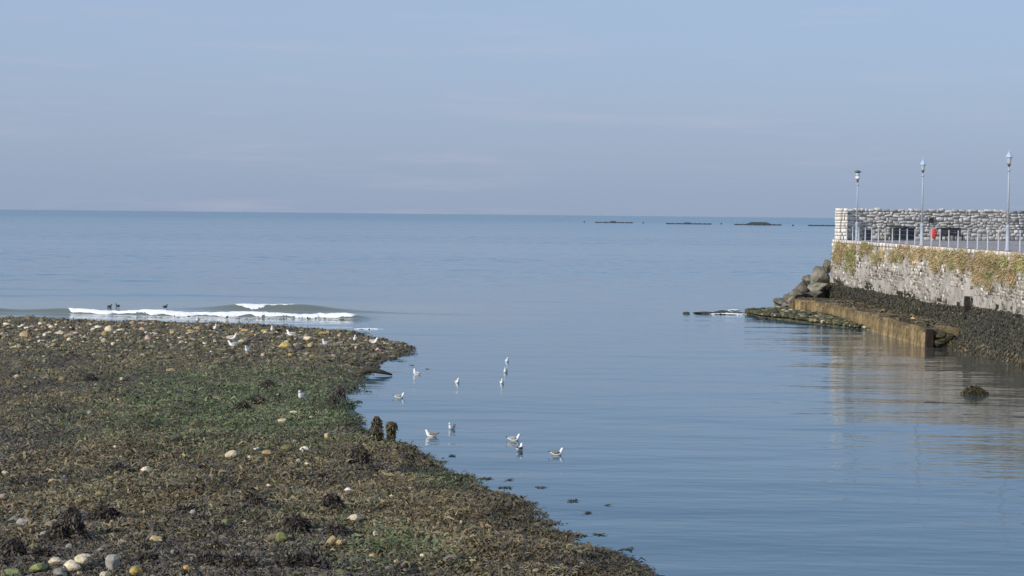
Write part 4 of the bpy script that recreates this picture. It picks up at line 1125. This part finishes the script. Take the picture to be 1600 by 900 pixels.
# ------------------------------------------------------------------ things on the deck
def deck_pt(px, back):
    """spot on the deck in front of the parapet, seen at column px"""
    best = None
    for s in np.linspace(0, 30, 600):
        q = PC + PD * s + PN * back
        x = 800 + 3000 * q[0] / q[1]
        if best is None or abs(x - px) < best[0]: best = (abs(x - px), q)
    return best[1]
def wheelie_bin(px, mat, label, w=0.68, h_=1.25, rz=0.0):
    q = deck_pt(px, 1.3)
    e = empty('waste_bin', (q[0], q[1], DECK), pa + rz)
    MB().box((0, 0, h_ * 0.46), (w * 0.86, w * 0.9, h_ * 0.86), 0, 1.16).build('body', MAT[mat], e)
    mb_ = MB().box((0, 0, h_ * 0.93), (w * 1.06, w * 1.12, 0.06), 0, 0.96).box((0, 0.02, h_ * 0.975), (w * 0.8, w * 0.85, 0.05), 0, 0.7)
    ld = mb_.build('lid', MAT[mat], e)
    MB().tube([(-w * 0.4, w * 0.58, h_ * 0.92), (w * 0.4, w * 0.58, h_ * 0.92)], 0.02, 6).build('handle', MAT['black'], ld)
    for s in (-1, 1):
        me = MB().lathe([(0.10, -0.025), (0.10, 0.025)], 12).mesh('wheel', MAT['black'])
        o = link('wheel', me, e, (s * w * 0.42, w * 0.42, 0.10)); o.rotation_euler = (0, math.pi / 2, 0)
    return tag(e, label, 'bin', 'bins against the parapet')
wheelie_bin(1397.5, 'bin_green', 'grey green bin nearest the quay end of three by the parapet')
wheelie_bin(1408, 'bin_grey', 'slate grey bin in the middle of three by the parapet', 0.68)
wheelie_bin(1419, 'bin_navy', 'darkest navy bin of three by the parapet', 0.70, 1.22)
wheelie_bin(1354, 'bin_grey', 'dark bin standing alone in the parapet end shadow', 0.5, 0.9)
q = deck_pt(1457, 1.4)
e = empty('lifebuoy_station', (q[0], q[1], DECK), pa)
MB().box((0, 0.06, 0.5), (0.08, 0.08, 1.0)).build('post', MAT['board'], e)
MB().add([(x * 0.42, y_, 0.72 + z_ * 0.42) for y_ in (0.0, 0.03) for x, z_ in [(math.cos(t), math.sin(t) if math.sin(t) > 0 else math.sin(t) * 1.25) for t in [2 * math.pi * i / 20 for i in range(20)]]],
         [tuple(range(19, -1, -1)), tuple(range(20, 40))] + [(i, (i + 1) % 20, 20 + (i + 1) % 20, 20 + i) for i in range(20)]).build('backboard', MAT['board'], e)
hb = boulder_mesh('housing', 5, 3, 0.0, 0, MAT['red'], True)
o = link('housing', hb, e, (0, -0.12, 0.60)); o.scale = (0.27, 0.15, 0.46)
MB().tube([(-0.06, -0.285, 0.6), (0.06, -0.285, 0.6)], 0.018, 6).build('handle', MAT['board'], e)
tag(e, 'red lifebuoy housing on a pale board between lamp and bench', 'lifebuoy')
q = deck_pt(1485, 1.6)
e = empty('bench', (q[0], q[1], DECK), pa)
for i in range(3): MB().box((0, -0.12 - 0.14 * i, 0.46), (2.05, 0.12, 0.05)).build('seat_slat', MAT['bench'], e)
for i in range(5): MB().box((0, 0.02 + 0.02 * i, 0.54 + 0.135 * i), (2.1, 0.05, 0.128)).build('back_slat', MAT['bench'], e)
for x in (-0.9, 0.0, 0.9):
    MB().box((x, -0.40, 0.22), (0.09, 0.09, 0.43)).build('leg', MAT['bench'], e)
    MB().box((x, 0.19, 0.55), (0.09, 0.08, 1.1)).build('leg', MAT['bench'], e)
tag(e, 'dark slatted bench against the parapet beside the lifebuoy', 'bench')

# ------------------------------------------------------------------ plants on the wall
GPAL = np.array([[0.47, 0.35, 0.20], [0.43, 0.33, 0.19], [0.40, 0.33, 0.17], [0.27, 0.27, 0.11], [0.52, 0.42, 0.28]])
def wall_plant(px0, px1, ydrop, label, seed, greenish=0.2):
    """tufts rooted along the coping, hanging ydrop metres down the face"""
    rng = np.random.default_rng(seed)
    def s_of(px):
        lo, hi = -3.0, elen
        for _ in range(40):
            mid_ = (lo + hi) / 2; q = E0 + edir * mid_ + enrm * 0.3
            if 800 + 3000 * q[0] / q[1] < px: lo = mid_
            else: hi = mid_
        return (lo + hi) / 2
    s0, s1 = s_of(px0), s_of(px1)
    e_ = E0 + edir * ((s0 + s1) / 2)
    nc = max(8, int((s1 - s0) * (2.0 if ydrop < 1.2 else 3.4) * max(0.4, ydrop)))
    cs = rng.uniform(s0, s1, nc)
    cz = rng.random(nc) ** 0.7 * ydrop * np.clip(0.25 + 1.2 * vnoise(cs / 1.6, cs * 0, seed), 0.2, 1.1)
    per = 220
    n = nc * per
    s = np.repeat(cs, per) + rng.normal(0, 0.30, n)
    zr = np.minimum(DECK - 0.10 + (0.12 if seed > 4 else 0), DECK - 0.16 - np.repeat(cz, per) + rng.normal(0, 0.14, n))
    out = batter(zr) + 0.04 + 0.14 * rng.random(n)
    P = np.stack([edir[0] * s + enrm[0] * out + E0[0] - e_[0], edir[1] * s + enrm[1] * out + E0[1] - e_[1], zr - DECK], 1)
    T = np.stack([enrm[0] * np.full(n, 0.5), enrm[1] * np.full(n, 0.5), rng.normal(-0.35, 0.6, n)], 1) + rng.normal(0, 0.5, (n, 3)); T /= np.linalg.norm(T, axis=1, keepdims=True)
    L = rng.gamma(5, 0.030, n) + 0.05
    gm = vnoise(s / 1.4, zr / 0.8, seed + 3)
    gc = np.repeat(rng.random(nc) < greenish, per)
    ci = np.where(gc & (rng.random(n) < 0.75), 3, np.where(rng.random(n) < 0.5, np.repeat(rng.choice([0, 1, 2, 4], nc), per), rng.choice([0, 1, 2, 4], n)))
    V, F, C = fronds(P, T, L, L * 0.11, L * 0.15, rng.normal(0, 0.8, n), GPAL[ci] * (rng.lognormal(0, 0.22, n) * np.repeat(rng.lognormal(0, 0.20, nc), per))[:, None] * np.repeat(1 + rng.normal(0, 0.03, (nc, 3)), per, 0), rng)
    o = link('wall_plant', mesh_np('wall_plant', V, F, True, np.clip(C, 0.01, 1), MAT['frond']), None, (e_[0], e_[1], DECK))
    return tag(o, label, 'plant', 'dry grass hanging from the quay wall')
wall_plant(1301, 1318, 1.5, 'ochre grass tuft at the very corner of the quay', 1, 0.15)
wall_plant(1320, 1334, 2.1, 'green drooping tuft beside the corner grass', 2, 0.75)
wall_plant(1342, 1356, 1.3, 'small green tuft below the flat capped lamp', 3, 0.6)
wall_plant(1356, 1376, 1.0, 'short ochre tuft next to the small green one', 4, 0.2)
wall_plant(1388, 1408, 0.9, 'thin ochre fringe starting the long grass band', 5, 0.3)
wall_plant(1404, 1436, 1.05, 'wide ochre fringe below the bins', 6, 0.2)
wall_plant(1434, 1452, 0.8, 'short ochre fringe below the middle lamp', 7, 0.15)
wall_plant(1452, 1480, 1.85, 'deep ochre grass patch below the lifebuoy', 8, 0.2)
wall_plant(1478, 1504, 1.6, 'deep grass patch below the bench with green hem', 9, 0.3)
wall_plant(1506, 1524, 1.1, 'narrow tuft between the two deep grass patches', 10, 0.2)
wall_plant(1520, 1560, 2.0, 'broadest orange grass patch on the near wall', 11, 0.22)
wall_plant(1556, 1582, 1.7, 'grass patch hanging below the nearest lamp', 12, 0.3)
wall_plant(1578, 1604, 1.5, 'green grass patch at the photo edge', 13, 0.6)

# ------------------------------------------------------------------ armour rocks at the quay corner
BM = [boulder_mesh('boulder', 500 + i * 13, 3, 0.12, 9, MAT['boulder'], hard=True) for i in range(6)]
ROCKS = [(1278, 438, 36, 30, 164.5, 'largest greenish boulder against the quay corner'), (1281, 424, 28, 18, 167, 'dark boulder behind the largest one at the corner'), (1292, 418, 16, 20, 166, 'topmost rock touching the quay corner'),
         (1251, 451, 26, 22, 163, 'rounded grey boulder in the middle of the armour heap'), (1278, 449, 34, 13, 162, 'flat slab below the largest corner boulder'), (1270, 459, 28, 12, 160.5, 'sloping rock just above the landing ledge'),
         (1243, 461, 16, 11, 161, 'small rock under the rounded grey boulder'), (1219, 473, 24, 13, 162, 'outermost pale rock of the armour heap'), (1229, 466, 16, 10, 163, 'small brown rock above the outermost pale one'),
         (1231, 478, 16, 9, 159.5, 'low brown rock in front of the outermost pale one'), (1237, 472, 11, 17, 158, 'upright rock at the head of the landing ledge'), (1264, 470, 36, 24, 164, 'buried rock filling the heap above the ledge'),
         (1293, 446, 20, 40, 167, 'shadowed rock wedged against the quay wall'), (1262, 438, 18, 16, 168, 'rock peeping out behind the rounded grey boulder')]
for i, (px, py, w, hh, y, lb) in enumerate(ROCKS):
    p = at_depth(px, py, y); k = 3000.0 / y
    o = link('armour_rock', BM[i % 6], None, p); o.scale = (w / k * 0.64, w / k * 0.64, hh / k * 0.66); o.rotation_euler = (R2.uniform(-.25, .25), R2.uniform(-.25, .25), R2.uniform(0, 6.28))
    tag(o, lb, 'rock', 'armour rocks at the quay corner')
for i in range(9):     # the rocks under them, which carry the heap
    px = 1225 + i * 8; y = 163 + (i % 3) * 1.8
    p = at_depth(px, 400, y); top = np.interp(px, [1215, 1250, 1295], [0.5, 1.4, 2.4])
    o = link('armour_rock', BM[(i * 5 + 2) % 6], None, (p[0], p[1], top * 0.35)); o.scale = (1.1, 1.1, max(0.6, top * 0.7)); o.rotation_euler = (0, 0, i * 1.3)
    tag(o, 'rock at the base of the armour heap, mostly hidden by others', 'rock', 'base rocks of the armour heap')

# cobble bank in front of the ledge
BK = [(1190, 485), (1240, 483), (1300, 486), (1395, 505), (1420, 524), (1392, 521), (1350, 515), (1300, 510), (1262, 505), (1225, 500), (1185, 496), (1165, 490)]
bp_ = np.array([at(px, py)[:2] for px, py in BK])
cen = bp_.mean(0)
V = [(cen[0], cen[1], 0.28)]; F = []
nB = len(bp_)
for r_, z_ in ((0.6, 0.22), (0.95, 0.05), (1.12, -0.5)):
    for q in bp_: V.append((cen[0] + (q[0] - cen[0]) * r_, cen[1] + (q[1] - cen[1]) * r_, z_))
for i in range(nB):
    j = (i + 1) % nB
    F.append((0, 1 + i, 1 + j))
    for k in range(2): F.append((1 + k * nB + i, 1 + (k + 1) * nB + i, 1 + (k + 1) * nB + j, 1 + k * nB + j))
o = MB().add(V, F).build('cobble_bank', MAT['ground'], None, True); tag(o, 'low cobble bank in front of the landing ledge', 'bank', kind='structure')
def in_poly(x, y, P_):
    ins = np.zeros(x.shape, bool)
    for i in range(len(P_)):
        ax, ay = P_[i]; bx, by = P_[(i + 1) % len(P_)]
        ins ^= ((ay > y) != (by > y)) & (x < (bx - ax) * (y - ay) / (by - ay + 1e-12) + ax)
    return ins
x_ = rq.uniform(bp_[:, 0].min(), bp_[:, 0].max(), 60000); y_ = rq.uniform(bp_[:, 1].min(), bp_[:, 1].max(), 60000)
ok = in_poly(x_, y_, bp_); x_, y_ = x_[ok][:7000], y_[ok][:7000]; nn = len(x_)
sz = rq.gamma(4, 0.018, nn) + 0.03
S = np.stack([sz, sz * rq.uniform(.7, 1.2, nn), sz * rq.uniform(.5, .9, nn)], 1)
rad = np.hypot(x_ - cen[0], y_ - cen[1])
cp = np.array([[0.05, 0.05, 0.03], [0.09, 0.085, 0.04], [0.16, 0.14, 0.07], [0.04, 0.055, 0.03], [0.28, 0.25, 0.17]])[rq.choice(5, nn, p=[.36, .26, .16, .12, .10])]
o = scatter_stones('bank_cobbles', np.stack([x_, y_, 0.06 + 0.2 * np.exp(-((y_ - cen[1]) / 12) ** 2) + sz * 0.2], 1), S, rq.uniform(0, 6.28, nn), cp * rq.lognormal(0, .25, nn)[:, None], rq, MAT['cobble'], 0.55, 0.14)
tag(o, 'dark and ochre cobbles covering the bank before the ledge', 'cobbles', kind='stuff')
# low reef running out from the bank
for i, (px, py, w, hh, lb) in enumerate([(1073, 488, 10, 4, 'outermost dark reef rock awash off the cobble bank'), (1100, 487, 30, 5, 'long dark reef rock next to the outermost one'), (1128, 486, 30, 5, 'dark reef rock behind the foam patch'),
                                         (1156, 487, 26, 5, 'dark reef rock beside the foam, nearer the cobbles'), (1180, 488, 30, 7, 'cobbly reef rock joining the cobble bank'), (1193, 495, 12, 5, 'small dark rock at the corner of the cobble bank'), (1212, 486, 34, 5, 'flat dark reef rock behind the cobble bank')]):
    p = at(px, py + hh / 2); k = 3000.0 / p[1]
    o = link('reef_rock', BM[i % 6], None, (p[0], p[1], 0.0), R2.uniform(0, 0.3)); o.scale = (w / k * 0.6, w / k * 0.9, hh / k * 0.75)
    o.data = o.data.copy(); o.data.materials[0] = MAT['weedrock']
    tag(o, lb, 'rock', 'reef rocks off the cobble bank')
foam_strip('reef_foam', at(1112, 492)[0], at(1176, 492)[0], lambda x: at(1140, 491)[1] + x * 0, 0.3, 1.3, 0.10, 'white water washing over the low reef', 47)
foam_strip('reef_foam', at(1140, 486)[0], at(1160, 486)[0], lambda x: at(1150, 485)[1] + x * 0, 0.2, 1.0, 0.18, 'small white splash behind the low reef', 48)

# weed covered rock in the harbour
rng = np.random.default_rng(3)
p = at(1522, 616)
e = empty('harbour_rock', (p[0], p[1], -0.08)); tag(e, 'lone weed covered rock awash in the harbour by the quay', 'rock')
for i, (dx, sx, sz_) in enumerate(((-0.34, 0.26, 0.30), (0.16, 0.40, 0.36))):
    c = link('rock', _core, e, (dx, 0, 0)); c.scale = (sx, sx, sz_)
V, F, C = weed_skin(2200, 0.66, 0.5, 0.40, rng, MIXPAL, 0.08, 0.0)
link('hanging_fronds', mesh_np('hanging_fronds', V, F, True, np.clip(C, 0.004, 1), MAT['frond']), e)

# ------------------------------------------------------------------ far rafts
def raft(px0, px1, py, hump, label):
    a_, b2 = at(px0, py), at(px1, py)
    c = (a_ + b2) / 2; w = b2[0] - a_[0]
    e = empty('mussel_raft', (c[0], c[1], 0)); k = 3000.0 / c[1]
    for i in range(5): MB().box((-w / 2 + w * (i + 0.5) / 5, 0, 0.2), (w / 5 * 0.86, 9, 1.0), 0, 0.92).build('pontoon', MAT['raft'], e)
    MB().box((0, 0, 0.85), (w, 8, 0.3)).build('deck_frame', MAT['raft'], e)
    for i in range(9): MB().box((-w / 2 + w * (i + 0.5) / 9, 0, 1.1), (0.5, 10, 0.2)).build('cross_beam', MAT['raft'], e)
    if hump: MB().box((w * hump[0], 0, 1.0 + hump[2] / 2), (w * hump[1], 5, hump[2]), 0, 0.55).build('gear_heap', MAT['raft'], e)
    return tag(e, label, 'raft', 'dark rafts moored towards the horizon')
raft(932, 985, 348.5, (-0.02, 0.2, 1.0), 'dark raft on the horizon farthest from the quay')
raft(1046, 1105, 350.5, (-0.03, 0.18, 0.8), 'dark flat raft second from the open sea side')
raft(1155, 1212, 352, (0.02, 0.55, 2.0), 'dark raft heaped with gear in its middle')
raft(1273, 1330, 353.5, None, 'dark raft partly hidden behind the quay end')
BUOY = MB().lathe([(0.2, -0.3), (0.9, 0.1), (0.95, 0.5), (0.4, 1.1), (0.1, 1.6), (0.08, 2.2)], 10).mesh('mooring_buoy', MAT['raft'], True)
for px, py, lb in ((1127, 350.5, 'dark mooring buoy between the flat and the heaped raft'), (1239, 353, 'dark mooring buoy between the heaped raft and the quay'), (1005, 349, 'dark mooring buoy between the two flat rafts'), (913, 347.5, 'dark mooring buoy beyond the farthest raft')):
    o = link('mooring_buoy', BUOY, None, at(px, py)); tag(o, lb, 'buoy', 'mooring buoys among the rafts')
